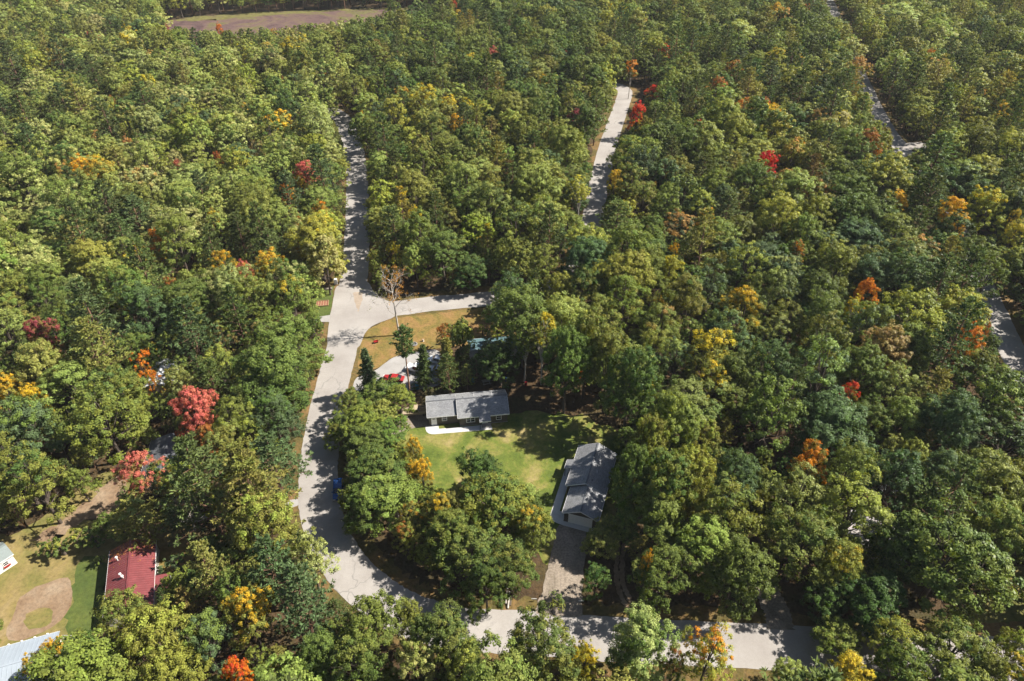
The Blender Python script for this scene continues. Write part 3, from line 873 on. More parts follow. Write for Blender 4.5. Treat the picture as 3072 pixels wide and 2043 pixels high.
for (px, py, lab) in ((1602, 1803, 'white marker board left of the gravel drive mouth'), (1743, 1808, 'white marker board right of the gravel drive mouth')):
    mk = empty('marker_sign', at(px, py), 0, lab, 'sign', 'markers beside the gravel drive')
    MB().box(-0.04, 0.04, -0.04, 0.04, 0, 0.8).build('post', 'grey_wood', mk)
    MB().box(-0.42, 0.42, -0.08, -0.045, 0.5, 0.8).build('board', 'white_paint', mk)
lp = empty('log_pile', at(1516, 1800), 0, 'grey logs leaning together on the verge left of the gravel drive', 'logs')
for k, (x, y) in enumerate(((-0.7, 0), (0.1, 0.5), (0.75, 0.2), (0.4, -0.3))):
    MB().tube([(x, y - 1.2, 0.12), (x + 0.25, y + 1.3, 0.5 + 0.1 * k)], [0.16, 0.12], 7).build('log', 'pale_bark' if k % 2 else 'bark', lp)
ub = empty('utility_box', at(1008, 851, 0.03), 0.1, 'white utility box at the left edge of the road above the junction', 'utility box')
MB().box(-0.4, 0.4, -0.35, 0.35, 0.06, 1.35).build('cabinet', 'white_paint', ub)
MB().box(-0.43, 0.43, -0.38, 0.38, 1.352, 1.42).build('lid', 'white_paint', ub)
MB().box(-0.5, 0.5, -0.45, 0.45, 0.0, 0.058).build('plinth', 'concrete', ub)
gb = empty('garden_bed', at(968, 912, 0.03), 0.15, 'timber garden bed with bare rows on the left roadside grass', 'garden bed')
for (a, b_, c_, d_) in ((-1.5, 1.5, -1.2, -1.08), (-1.5, 1.5, 1.08, 1.2), (-1.5, -1.38, -1.07, 1.07), (1.38, 1.5, -1.07, 1.07)):
    MB().box(a, b_, c_, d_, 0, 0.3).build('edging_board', 'wood', gb)
MB().box(-1.37, 1.37, -1.06, 1.06, 0, 0.16).build('soil', 'brown_roof', gb)
for k in range(4):
    MB().box(-1.1 + k * 0.62, -0.9 + k * 0.62, -1.0, 1.0, 0.161, 0.24).build('plank', 'wood', gb)
lm = empty('lumber_stack', at(985, 868, 0.03), 0.1, 'small stack of timber at the left verge below the utility box', 'lumber')
for k in range(9):
    MB().box(-1.0, 1.0, -0.5 + (k % 3) * 0.3, -0.24 + (k % 3) * 0.3, 0.02 + (k // 3) * 0.12, 0.13 + (k // 3) * 0.12).build('plank', 'grey_wood', lm)
for (px, py, mt, lab) in ((1518, 1142, 'blue_paint', 'blue barrel in the shade behind the brown-sided ranch house'), (1419, 1146, 'teal_plastic', 'dark teal barrel in the shade behind the brown-sided ranch house'), (1578, 1156, 'red_paint', 'red barrel in the shade left of the twin pale trunks')):
    br_ = empty('barrel', at(px, py), 0, lab, 'barrel')
    MB().tube([(0, 0, 0), (0, 0, 0.3), (0, 0, 0.6), (0, 0, 0.88)], [0.27, 0.3, 0.3, 0.27], 12).build('drum', mt, br_)
    for z in (0.29, 0.59):
        MB().tube([(0, 0, z), (0, 0, z + 0.03)], 0.315, 12).build('hoop', 'rubber', br_)
    MB().tube([(0, 0, 0.881), (0, 0, 0.91)], 0.25, 12).build('lid', mt, br_)
tb = empty('trash_bin', at(1252, 1166), 0.2, 'teal bin right of the slender pine trunk behind the ranch house', 'bin')
MB().box(-0.35, 0.35, -0.35, 0.35, 0.1, 1.0).build('bin_body', 'teal_plastic', tb)
MB().box(-0.38, 0.38, -0.4, 0.38, 1.002, 1.1).build('lid', 'teal_plastic', tb)
for s in (-1, 1):
    MB().tube([(s * 0.3, 0.3, 0.11), (s * 0.36, 0.3, 0.11)], 0.11, 10).build('wheel', 'rubber', tb)
pl = empty('picnic_table', at(1459, 1150), 0.3, 'weathered picnic table in the shade behind the brown-sided ranch house', 'table')
for k in range(5):
    MB().box(-0.9, 0.9, -0.38 + k * 0.155, -0.24 + k * 0.155, 0.72, 0.76).build('plank', 'grey_wood', pl)
for s in (-1, 1):
    MB().box(-0.9, 0.9, s * 0.72 - 0.13, s * 0.72 + 0.13, 0.42, 0.46).build('seat', 'grey_wood', pl)
    MB().box(s * 0.6 - 0.04, s * 0.6 + 0.04, -0.8, 0.8, 0.36, 0.42).build('cross_beam', 'grey_wood', pl)
    for t in (-1, 1):
        MB().tube([(s * 0.68, t * 0.65, 0.0), (s * 0.68, t * 0.2, 0.72)], 0.05, 4).build('leg', 'grey_wood', pl)


# ------------------------------------------------------------------ trees: prototype meshes
def mesh_np(name, verts, quads, mats, mat_idx=None, attrs=None, smooth=None):
    me = bpy.data.meshes.new(name)
    nv, nq = len(verts), len(quads)
    me.vertices.add(nv)
    me.vertices.foreach_set('co', np.asarray(verts, np.float32).ravel())
    me.loops.add(nq * 4)
    me.loops.foreach_set('vertex_index', np.asarray(quads, np.int32).ravel())
    me.polygons.add(nq)
    me.polygons.foreach_set('loop_start', np.arange(nq, dtype=np.int32) * 4)
    for m in mats:
        me.materials.append(MATS[m])
    if mat_idx is not None:
        me.polygons.foreach_set('material_index', np.asarray(mat_idx, np.int32))
    for k, v in (attrs or {}).items():
        a = me.attributes.new(k, 'FLOAT', 'FACE')
        a.data.foreach_set('value', np.asarray(v, np.float32))
    me.update()
    me.validate()
    return me


def unit(v):
    return v / np.maximum(np.linalg.norm(v, axis=-1, keepdims=True), 1e-9)


def rand_dirs(n):
    return unit(rng.normal(size=(n, 3)))


def leaf_quads(c, nrm, size, aspect=0.7, along=None):
    """kites centred on c facing nrm"""
    n = len(c)
    a = along if along is not None else rand_dirs(n)
    a = unit(a - nrm * np.sum(a * nrm, 1, keepdims=True))
    b = np.cross(nrm, a)
    s = size[:, None]
    v = np.stack([c - a * s * 0.5, c + b * s * 0.5 * aspect + nrm * s * 0.06, c + a * s * 0.5, c - b * s * 0.5 * aspect + nrm * s * 0.06], 1)
    return v.reshape(-1, 3), np.arange(n * 4).reshape(n, 4)


def broad_crown(kind, n_lobe, clumps, per, size, seed, R=4.5, H=16.0, fill=1.0):
    """lobes on limbs, leafy clumps over the lobes, leaves over the clumps; returns leaf arrays and lobe centres"""
    global rng
    keep, rng = rng, np.random.default_rng(seed)
    zb, zt = {'oak': (0.07, 1.0), 'maple': (0.09, 1.0), 'aspen': (0.30, 1.0), 'shrub': (0.02, 1.0)}[kind]
    zc, rz = H * (zb + zt) / 2, H * (zt - zb) / 2
    lobes = []
    big = math.sqrt(13.0 / n_lobe) if kind in ('oak', 'maple') else 1.0
    flat = rng.uniform(0.86, 1.14); skew = rng.normal(size=2) * 0.10 * R
    for i in range(n_lobe):
        g = (i + 0.5) / n_lobe
        if kind == 'oak':
            el = math.asin(min(1, -0.55 + 1.5 * g)); rr = rng.uniform(0.46, 0.64); lr = rng.uniform(0.33, 0.48) * R
        elif kind == 'maple':
            el = math.asin(min(1, -0.6 + 1.55 * g)); rr = rng.uniform(0.46, 0.66); lr = rng.uniform(0.28, 0.42) * R
        else:
            el = math.asin(min(1, -0.6 + 1.55 * g)); rr = rng.uniform(0.4, 0.62); lr = rng.uniform(0.28, 0.42) * R
        az = i * 2.399 + rng.uniform(-0.45, 0.45)
        c = np.array([math.cos(el) * math.cos(az) * R * rr, math.cos(el) * math.sin(az) * R * rr, zc + math.sin(el) * rz * rr * rng.uniform(0.95, 1.25) * (1.65 if el < 0 and kind in ('oak', 'maple') else 1.0)])
        lr *= min(1.25, max(0.72, big)); rr_ = (c[2] - zc) / rz
        c[0] *= flat; c[1] /= flat
        c[:2] += rng.normal(size=2) * 0.08 * R + skew * rr_
        lobes.append((c, lr))
    top = np.array([rng.normal() * 0.3, rng.normal() * 0.3, zc + rz * 0.60])
    lobes.append((top, 0.40 * R))
    C, Nn, Sz, CL, UP = [], [], [], [], []
    for c, lr in lobes:
        k = max(4, int(clumps * (lr / (0.38 * R)) ** 2 / (n_lobe + 1)))
        d = rand_dirs(k * 3)
        out = unit((c - np.array([0, 0, zc - rz * 0.5])))
        keepm = (d @ out > -0.45) & (d[:, 2] > -0.75)
        d = d[keepm][:k]
        pos = c + d * lr * rng.uniform(0.62, 1.2, (len(d), 1)) * np.array([1, 1, 0.92])
        for p, dd in zip(pos, d):
            cr = rng.uniform(0.085, 0.185) * R
            m = max(3, int(per * fill * rng.uniform(0.6, 1.35)))
            e = unit(rng.normal(size=(m, 3)) + dd * 0.9 + np.array([0, 0, 0.55]))
            q = p + e * cr * (rng.uniform(0.35, 1.08, (m, 1))) * np.array([1, 1, 0.8])
            nn = unit(e * 0.8 + dd * 0.45 + np.array([0, 0, 0.35]) + rng.normal(size=(m, 3)) * 0.40)
            C.append(q); Nn.append(nn); Sz.append(rng.uniform(0.65, 1.3, m) * size)
            CL.append(np.full(m, rng.random())); UP.append(np.full(m, np.clip((p[2] - (zc - rz)) / (2 * rz), 0, 1)))
    C, Nn, Sz, CL, UP = (np.concatenate(a) for a in (C, Nn, Sz, CL, UP))
    rn = rng.random(len(C))
    v, q = leaf_quads(C, Nn, Sz)
    rng = keep
    return v, q, CL, UP, rn, lobes


def tube_np(path, rad, sides):
    b = MB(); b.tube(path, rad, sides)
    f = [q for q in b.f if len(q) == 4]
    return b.v, f


def trunk_np(H, lobes, kind, seed, r0=0.24, sides=6):
    g = np.random.default_rng(seed + 500)
    V, Q = [], []
    def add(path, rad, s=sides):
        v, f = tube_np(path, rad, s)
        n = len(V); V.extend(v); Q.extend([tuple(n + i for i in q) for q in f])
    fork = H * 0.30
    bend = g.normal(size=2) * 0.15
    stem = [(0, 0, -0.2), (bend[0] * .5, bend[1] * .5, fork * 0.5), (bend[0], bend[1], fork), (bend[0] * 1.6, bend[1] * 1.2, H * 0.62), (0.1, 0, H * 0.86)]
    add(stem, [r0 * 1.25, r0, r0 * 0.85, r0 * 0.5, r0 * 0.15])
    for c, lr in lobes:
        z0 = fork * g.uniform(0.85, 1.0) + (c[2] - fork) * g.uniform(0.05, 0.3)
        z0 = min(z0, c[2] - 0.3)
        mid = np.array([c[0] * 0.45, c[1] * 0.45, z0 + (c[2] - z0) * 0.6])
        add([(bend[0], bend[1], z0), tuple(mid), tuple(c)], [r0 * 0.45, r0 * 0.28, r0 * 0.1], 5)
        for _ in range(3):
            e = c + unit(g.normal(size=3) + np.array([0, 0, 0.4])) * lr * 0.85
            add([tuple(c * 0.6 + mid * 0.4), tuple(e)], [r0 * 0.14, r0 * 0.05], 4)
    return V, Q


def pine_np(kind, seed, H, R, whorls, nb, tuft, per, size):
    """white pine: tiered spreading boughs; fir: a dense cone; redpine: bare pole with a round head"""
    g = np.random.default_rng(seed)
    C, A, CL, UP = [], [], [], []
    TV, TQ = [], []
    def add(path, rad, s=5):
        v, f = tube_np(path, rad, s)
        n = len(TV); TV.extend(v); TQ.extend([tuple(n + i for i in q) for q in f])
    zb = {'pine': 0.22, 'fir': 0.04, 'redpine': 0.60}[kind]
    rr = {'pine': 0.22, 'fir': 0.13, 'redpine': 0.17}[kind]
    lean = g.normal(size=2) * 0.15
    add([(0, 0, -0.2), (lean[0], lean[1], H * .5), (lean[0] * 1.3, lean[1] * 1.3, H * 0.97)], [rr * 1.2, rr * .8, rr * .15], 7)
    for w in range(whorls):
        t = (w + 0.5) / whorls
        z = H * (zb + (0.96 - zb) * t)
        if kind == 'pine':
            L = R * (0.55 + 0.6 * math.sin(math.pi * min(1, 0.28 + t * 0.75))) * (1.02 - 0.62 * t) * 1.25
        elif kind == 'fir':
            L = R * (1.0 - t) ** 0.85 + 0.15
        else:
            L = R * math.sqrt(max(0.05, 1 - (2 * t - 0.85) ** 2))
        n = max(3, int(nb * (1.0 - 0.35 * t)))
        ph = g.uniform(0, 6.28)
        for b in range(n):
            az = ph + b * 2 * math.pi / n + g.normal() * 0.25
            l = L * g.uniform(0.6, 1.12)
            rise = {'pine': 0.10 + 0.32 * t, 'fir': -0.15 + 0.3 * t, 'redpine': 0.15 + 0.5 * t}[kind] + g.normal() * 0.08
            d = np.array([math.cos(az), math.sin(az), rise])
            side = np.array([-math.sin(az), math.cos(az), 0])
            o = np.array([lean[0] * t * 1.3, lean[1] * t * 1.3, z + g.normal() * 0.12])
            tip = o + d * l + np.array([0, 0, 0.10 * l if kind != 'fir' else -0.03 * l])
            add([tuple(o), tuple((o + tip) / 2 - np.array([0, 0, 0.04 * l])), tuple(tip)], [0.06 * (1.1 - t) + 0.012, 0.03, 0.008], 4)
            cl = g.random()
            for k in range(tuft):
                s = (k + 0.7) / tuft
                if kind != 'fir' and s < 0.22: continue
                wdt = l * 0.38 * (1.05 - s * 0.75)
                c = o + (tip - o) * s + side * g.uniform(-1, 1) * wdt + np.array([0, 0, g.normal() * 0.10 + 0.05])
                m = max(4, int(per * g.uniform(0.7, 1.3)))
                a = unit(g.normal(size=(m, 3)) * np.array([1, 1, 0.62]) + d * 0.75 + np.array([0, 0, 0.42]))
                C.append(c + a * size * 0.42 + g.normal(size=(m, 3)) * 0.07); A.append(a)
                CL.append(np.full(m, np.clip(cl + g.normal() * .1, 0, 1))); UP.append(np.full(m, t))
    # leader
    m = per * 3
    a = unit(g.normal(size=(m, 3)) * 0.5 + np.array([0, 0, 1]))
    C.append(np.array([lean[0] * 1.3, lean[1] * 1.3, H * 0.96]) + a * size * .5); A.append(a); CL.append(np.full(m, .5)); UP.append(np.ones(m))
    C, A, CL, UP = (np.concatenate(x) for x in (C, A, CL, UP))
    nr = unit(g.normal(size=A.shape) * 0.7 + np.array([0, 0, 0.9]))
    nr = unit(nr - A * np.sum(nr * A, 1, keepdims=True))
    v, q = leaf_quads(C, nr, g.uniform(0.7, 1.3, len(C)) * size, 0.34, A)
    return v, q, CL, UP, g.random(len(C)), TV, TQ


PROTO = {}      # kind -> list of (trunk mesh, crown mesh, joined mesh maker data)
H0, R0 = 16.0, 4.5
def add_broad(key, kind, n, n_lobe, clumps, per, size, seed0, bark='bark', fill=1.0, H=16.0, R=4.5):
    out = []
    for i in range(n):
        s = seed0 + i * 7
        nl = max(5, int(n_lobe * (0.6, 1.0, 1.55, 0.8, 1.25)[i % 5]))
        v, q, cl, up, rn, lobes = broad_crown(kind, nl, clumps, per, size, s, R, H, fill)
        tv, tq = trunk_np(H, lobes, kind, s, 0.12 if kind == 'aspen' else 0.22)
        out.append(((v, q, cl, up, rn), (tv, tq), 'leaves', bark))
    PROTO[key] = (out, H, R)
def add_pine(key, kind, n, H, R, whorls, nb, tuft, per, size, seed0, bark='pine_bark'):
    out = []
    for i in range(n):
        v, q, cl, up, rn, tv, tq = pine_np(kind, seed0 + i * 13, H, R, whorls, nb, tuft, per, size)
        out.append(((v, q, cl, up, rn), (tv, tq), 'needles', bark))
    PROTO[key] = (out, H, R)

add_broad('oak', 'oak', 10, 13, 230, 72, 0.26, 100)
add_broad('maple', 'maple', 10, 14, 220, 70, 0.25, 300)
add_broad('thin', 'maple', 3, 11, 62, 52, 0.30, 350)
add_broad('aspen', 'aspen', 3, 10, 140, 60, 0.25, 400, bark='pale_bark', R=3.0)
add_broad('shrub', 'shrub', 3, 6, 46, 46, 0.26, 500, H=4.0, R=2.0)
add_pine('pine', 'pine', 4, 19.0, 4.2, 11, 7, 9, 10, 0.62, 600)
add_pine('fir', 'fir', 3, 9.0, 1.9, 15, 9, 5, 9, 0.42, 700)
add_pine('redpine', 'redpine', 2, 20.0, 2.4, 8, 7, 7, 12, 0.5, 800)
add_broad('oak_far', 'oak', 10, 13, 170, 42, 0.38, 900)
add_broad('maple_far', 'maple', 10, 14, 165, 42, 0.37, 950)
add_pine('pine_far', 'pine', 3, 19.0, 4.2, 10, 7, 8, 6, 0.85, 970)

MESH = {}
def crown_mesh(key, i):
    k = (key, i, 'c')
    if k not in MESH:
        (v, q, cl, up, rn), _, lm, bk = PROTO[key][0][i]
        MESH[k] = mesh_np('crown', v, q, [lm], None, {'clump': cl, 'up': up, 'leaf': rn})
    return MESH[k]
def trunk_mesh(key, i):
    k = (key, i, 't')
    if k not in MESH:
        _, (tv, tq), lm, bk = PROTO[key][0][i]
        MESH[k] = mesh_np('trunk', tv, tq, [bk])
        MESH[k].polygons.foreach_set('use_smooth', [True] * len(tq))
    return MESH[k]
def joined_mesh(key, i):
    (v, q, cl, up, rn), (tv, tq), lm, bk = PROTO[key][0][i]
    nv = len(v)
    z = np.zeros(len(tq))
    return mesh_np('far_tree', np.concatenate([v, np.array(tv)]), np.concatenate([q, np.array(tq) + nv]), [lm, bk],
                   np.concatenate([np.zeros(len(q)), np.ones(len(tq))]), {'clump': np.concatenate([cl, z]), 'up': np.concatenate([up, z]), 'leaf': np.concatenate([rn, z])})


def bare_tree(name, label, base, h, spread, leaves, seed, lean=(0, 0), bark='pale_bark'):
    g = np.random.default_rng(seed)
    r = empty(name, base, 0, label, 'tree')
    TV, TQ, BV, BQ = [], [], [], []
    tips = []
    def add(V, Q, path, rad, s):
        v, f = tube_np(path, rad, s); n = len(V); V.extend(v); Q.extend([tuple(n + i for i in q) for q in f])
    def grow(p, d, l, rad, lev):
        m = p + d * l * 0.5 + g.normal(size=3) * l * 0.05
        e = p + unit(d + g.normal(size=3) * 0.14 + np.array([0, 0, 0.10])) * l
        add(BV, BQ, [tuple(p), tuple(m), tuple(e)], [rad, rad * .8, rad * .6], 5 if lev < 2 else 3)
        if lev >= 4:
            tips.append(e); return
        if lev == 3: tips.append(e)
        for _ in range(3 if lev < 3 else 4):
            grow(p + (e - p) * g.uniform(0.45, 1.0), unit(d + g.normal(size=3) * 0.55 + np.array([0, 0, 0.05])), l * g.uniform(0.5, 0.74), rad * 0.55, lev + 1)
    top = np.array([lean[0], lean[1], h * 0.93])
    add(TV, TQ, [(0, 0, -0.2), tuple(top * 0.35), tuple(top * 0.7), tuple(top)], [0.24, 0.19, 0.13, 0.04], 8)
    for k in range(13):
        t = 0.50 + 0.47 * (k / 12)
        a = k * 2.4 + g.uniform(-.3, .3)
        d = unit(np.array([math.cos(a), math.sin(a), 0.75 + 0.5 * t]))
        grow(top * t, d, spread * g.uniform(0.55, 0.95) * (1.15 - 0.6 * (t - .5)), 0.075, 1)
    grow(top * 0.36, unit(np.array([-0.62, -0.1, 0.78])), spread * 1.35, 0.085, 1)
    t_ = mesh_np('trunk', TV, TQ, [bark]); o = bpy.data.objects.new('trunk', t_); COL.objects.link(o); o.parent = r
    b_ = mesh_np('limbs', BV, BQ, [bark]); o = bpy.data.objects.new('limbs', b_); COL.objects.link(o); o.parent = r
    tips = np.array(tips)
    pick_ = tips[g.random(len(tips)) < leaves]
    C = np.concatenate([p + g.normal(size=(6, 3)) * 0.22 for p in pick_])
    n = len(C)
    v, q = leaf_quads(C, unit(g.normal(size=(n, 3)) + np.array([0, 0, .6])), g.uniform(.16, .3, n))
    green = (C[:, 0] < -spread * 0.55)
    me = mesh_np('crown', v, q, ['leaves'], None, {'clump': g.random(n), 'up': np.where(green, 0.0, 1.0), 'leaf': g.random(n)})
    o = bpy.data.objects.new('crown', me); COL.objects.link(o); o.parent = r
    o['tint'] = [0.16, 0.18, 0.035]; o['tint2'] = [0.42, 0.2, 0.03]; o['turn'] = 0.45
    return r


# ------------------------------------------------------------------ leaf colours
T = {
    'dark': (0.056, 0.092, 0.028), 'green': (0.092, 0.135, 0.034), 'mid': (0.138, 0.176, 0.042), 'light': (0.205, 0.238, 0.062),
    'blue': (0.085, 0.128, 0.056), 'olive': (0.165, 0.180, 0.040), 'ygreen': (0.255, 0.272, 0.050), 'pale': (0.275, 0.298, 0.105),
    'yellow': (0.52, 0.40, 0.035), 'gold': (0.56, 0.34, 0.03), 'orange': (0.58, 0.20, 0.022), 'red': (0.52, 0.05, 0.024),
    'scarlet': (0.57, 0.03, 0.02), 'pink': (0.55, 0.15, 0.12), 'crimson': (0.27, 0.065, 0.07), 'rust': (0.34, 0.125, 0.035),
    'peach': (0.48, 0.27, 0.09), 'tan': (0.31, 0.235, 0.09), 'brown': (0.18, 0.13, 0.07),
    'pine': (0.092, 0.124, 0.040), 'bpine': (0.088, 0.124, 0.050), 'ypine': (0.205, 0.205, 0.055), 'bronze': (0.16, 0.128, 0.05),
}
for k_ in ('dark', 'green', 'mid', 'light', 'blue', 'olive', 'ygreen', 'pale', 'pine', 'bpine', 'ypine'):
    T[k_] = tuple(v * (1.3 if k_ in ('light', 'pale') else 1.17) for v in T[k_])  # extra lift in light and pale helps paint the left side as sunlit
def vary(c, a=0.11):
    k = 1 + rng.normal() * a
    return tuple(max(0.005, v * k * (1 + rng.normal() * 0.045)) for v in c)


TREES = []      # placed trees: dict(x, y, h, r, key, t1, t2, turn, rot, hand, label)
KIND_H = {'oak': (8.5, 1.75), 'maple': (8.5, 1.9), 'thin': (8.5, 1.8), 'aspen': (9, 2.1), 'pine': (9, 2.4), 'fir': (1.5, 4.0), 'redpine': (14, 2.0), 'shrub': (0.4, 1.7)}


BOOST = [(2300, 1850, 3072, 2043, 11.5, 1.0), (1520, 940, 1950, 1235, 23.0, 1.0), (1900, 1330, 2130, 1530, 21.0, 1.0), (1900, 1530, 2130, 1760, 15.0, 1.0), (1730, 1560, 1899, 1760, 9.0, 1.0), (1000, 1080, 1240, 1340, 9.0, 1.0), (1000, 1340, 1280, 1560, 11.0, 1.03), (1240, 1130, 1700, 1800, 13.0, 0.98)]
def hand(px, py, w, key, t1, t2=None, turn=0.0, label=None, h=None):
    """a tree whose crown the photograph shows centred on (px, py) and w pixels wide"""
    zc = 9.0
    fixed = h is not None
    for (x0, y0, x1, y1, hb, wb) in BOOST:
        if x0 < px < x1 and y0 < py < y1 and key not in ('shrub', 'fir', 'redpine') and w > 40:
            h = h or hb; w *= wb; break
    w *= 1.08
    for _ in range(5):
        g = gp(px, py, zc)
        dep = g.y * CT + (CAMH - zc) * ST
        r = w * dep / F / 2
        a, b = KIND_H[key]
        hh = h or min(21.0, a + b * r)
        zc = hh * {'fir': 0.45, 'redpine': 0.8, 'shrub': 0.5, 'pine': 0.62}.get(key, 0.64)
    # tall thin crowns must not be wider than their kind allows
    TREES.append(dict(w=w, fixed=fixed, x=g.x, y=g.y, h=hh, r=r, key=key, t1=vary(T[t1], 0.05), t2=vary(T[t2 or t1], 0.05), turn=turn * (0.74 if turn < 0.95 else 1), rot=rng.uniform(0, 6.28), hand=True, label=label, name=t2 if turn > 0.3 else t1, px=px, py=py))


def H_(i, j, rows):
    for row in rows:
        x, y, w = row[:3]
        (px, py), = tile(i, j, [(x, y)])
        hand(px, py, w * 1024 / 2358, *row[3:])


# turn: 0 = all first colour, about 0.5 = the upper clumps turned, 1 = all second colour
H_(0, 0, [
    (590, 1195, 210, 'maple', 'ygreen', 'gold', 0.62), (450, 1215, 170, 'maple', 'ygreen', 'peach', 0.4), (700, 1165, 150, 'maple', 'ygreen', 'yellow', 0.5),
    (1155, 208, 42, 'maple', 'pink', 'crimson', 0.6), (1520, 210, 55, 'maple', 'orange', 'orange', 1), (1410, 590, 110, 'thin', 'brown', 'brown', 1),
    (1780, 1050, 120, 'thin', 'tan', 'brown', 0.5), (2105, 1215, 170, 'maple', 'olive', 'pink', 0.75), (1985, 1350, 130, 'maple', 'gold', 'orange', 0.6), (2085, 1300, 110, 'maple', 'ygreen', 'yellow', 0.7),
    (1240, 1175, 80, 'maple', 'olive', 'pink', 0.7), (2060, 1545, 70, 'maple', 'olive', 'orange', 0.8), (1515, 855, 75, 'maple', 'yellow', 'yellow', 1), (785, 725, 70, 'maple', 'olive', 'peach', 0.8),
    (670, 975, 90, 'maple', 'olive', 'peach', 0.75), (890, 1005, 90, 'maple', 'ygreen', 'peach', 0.65), (305, 985, 45, 'maple', 'pink', 'pink', 1), (1510, 1115, 70, 'maple', 'olive', 'rust', 0.8),
    (1160, 432, 48, 'maple', 'orange', 'red', 0.5), (1500, 1550, 130, 'maple', 'ygreen', 'yellow', 0.6), (2235, 1480, 150, 'maple', 'olive', 'orange', 0.4), (370, 20, 70, 'maple', 'peach', 'orange', 0.6),
    (630, 265, 50, 'maple', 'olive', 'pink', 0.7), (320, 335, 60, 'maple', 'olive', 'peach', 0.7), (1680, 610, 110, 'maple', 'ygreen', 'yellow', 0.5), (1960, 590, 60, 'maple', 'olive', 'rust', 0.5),
    (920, 470, 80, 'maple', 'pale', 'peach', 0.3), (2020, 320, 50, 'maple', 'crimson', 'crimson', 1)])
H_(1, 0, [
    (570, 690, 240, 'maple', 'ygreen', 'yellow', 0.55), (740, 740, 160, 'oak', 'ygreen', 'yellow', 0.45), (412, 675, 110, 'maple', 'ygreen', 'gold', 0.7), (158, 855, 100, 'aspen', 'olive', 'gold', 0.75),
    (880, 760, 130, 'maple', 'ygreen', 'yellow', 0.5), (790, 860, 110, 'maple', 'ygreen', 'gold', 0.7), (875, 890, 70, 'maple', 'gold', 'orange', 0.8), (1095, 810, 100, 'maple', 'olive', 'orange', 0.6), (1630, 840, 130, 'maple', 'olive', 'crimson', 0.7),
    (2000, 500, 120, 'aspen', 'olive', 'orange', 0.6, 'small orange-topped tree standing alone at the top end of the middle road'), (2150, 640, 110, 'maple', 'olive', 'red', 0.75), (2040, 785, 120, 'maple', 'orange', 'red', 0.75), (2060, 860, 110, 'maple', 'ygreen', 'yellow', 0.6),
    (1890, 1255, 115, 'maple', 'ygreen', 'yellow', 0.65), (2150, 1325, 60, 'maple', 'gold', 'gold', 1), (1040, 395, 110, 'maple', 'olive', 'pink', 0.6), (890, 445, 120, 'maple', 'ygreen', 'yellow', 0.6),
    (1545, 395, 45, 'maple', 'red', 'red', 1), (170, 620, 90, 'maple', 'ygreen', 'yellow', 0.5), (2240, 370, 90, 'maple', 'olive', 'red', 0.7), (420, 1430, 150, 'pine', 'ypine', 'yellow', 0.35), (520, 1515, 130, 'maple', 'ygreen', 'yellow', 0.6),
    (1640, 1340, 190, 'aspen', 'ygreen', 'yellow', 0.3), (1060, 1350, 170, 'maple', 'ygreen', 'olive', 0.5), (545, 1050, 120, 'pine', 'bronze'), (1160, 1240, 140, 'pine', 'bronze'), (1840, 150, 180, 'maple', 'ygreen', 'ygreen', 0.5),
    (1950, 95, 90, 'maple', 'ygreen', 'yellow', 0.4), (1600, 10, 60, 'maple', 'red', 'red', 1), (780, 40, 60, 'maple', 'rust', 'red', 0.5)])
H_(2, 0, [
    (390, 240, 280, 'maple', 'ygreen', 'pale', 0.4), (640, 85, 110, 'maple', 'ygreen', 'gold', 0.6), (850, 78, 70, 'maple', 'olive', 'red', 0.6), (640, 425, 150, 'aspen', 'ygreen', 'yellow', 0.4), (800, 452, 95, 'aspen', 'ygreen', 'yellow', 0.6),
    (975, 412, 80, 'aspen', 'ygreen', 'pale', 0.5), (340, 505, 150, 'maple', 'olive', 'rust', 0.5), (430, 605, 130, 'maple', 'olive', 'tan', 0.7), (230, 620, 150, 'maple', 'olive', 'rust', 0.55), (410, 765, 180, 'maple', 'green', 'orange', 0.5),
    (560, 750, 110, 'maple', 'olive', 'rust', 0.8), (1195, 490, 170, 'maple', 'olive', 'peach', 0.65), (1175, 585, 60, 'maple', 'orange', 'orange', 1), (95, 915, 130, 'maple', 'olive', 'scarlet', 0.72), (590, 1145, 165, 'maple', 'red', 'scarlet', 0.7, 'bright scarlet maple alone among dark trees in the right half'),
    (1280, 1000, 200, 'maple', 'green', 'rust', 0.5), (1330, 1080, 75, 'maple', 'olive', 'orange', 0.7), (1500, 100, 330, 'oak', 'pale', 'pale', 0.5), (1760, 220, 300, 'oak', 'pale', 'ygreen', 0.5), (2235, 565, 120, 'maple', 'ygreen', 'yellow', 0.5),
    (2200, 805, 150, 'maple', 'olive', 'gold', 0.5), (2335, 665, 60, 'maple', 'red', 'red', 1), (150, 1530, 140, 'maple', 'gold', 'gold', 1, 'golden maple right of the middle road, alone among green trees'), (1475, 1420, 170, 'maple', 'ygreen', 'gold', 0.65), (1860, 1480, 210, 'maple', 'yellow', 'gold', 0.6),
    (2110, 1430, 250, 'oak', 'ygreen', 'yellow', 0.35), (2280, 1540, 120, 'maple', 'ygreen', 'gold', 0.5), (930, 830, 140, 'thin', 'tan', 'peach', 0.4), (1360, 30, 60, 'maple', 'orange', 'red', 0.3), (1700, 400, 80, 'maple', 'olive', 'orange', 0.5), (2050, 680, 90, 'maple', 'olive', 'orange', 0.3),
    (1420, 1200, 330, 'oak', 'mid', 'ygreen', 0.5), (1600, 560, 170, 'pine', 'pine'), (600, 560, 190, 'pine', 'bpine'), (890, 1220, 190, 'pine', 'bronze'), (1750, 1080, 300, 'pine', 'pine')])
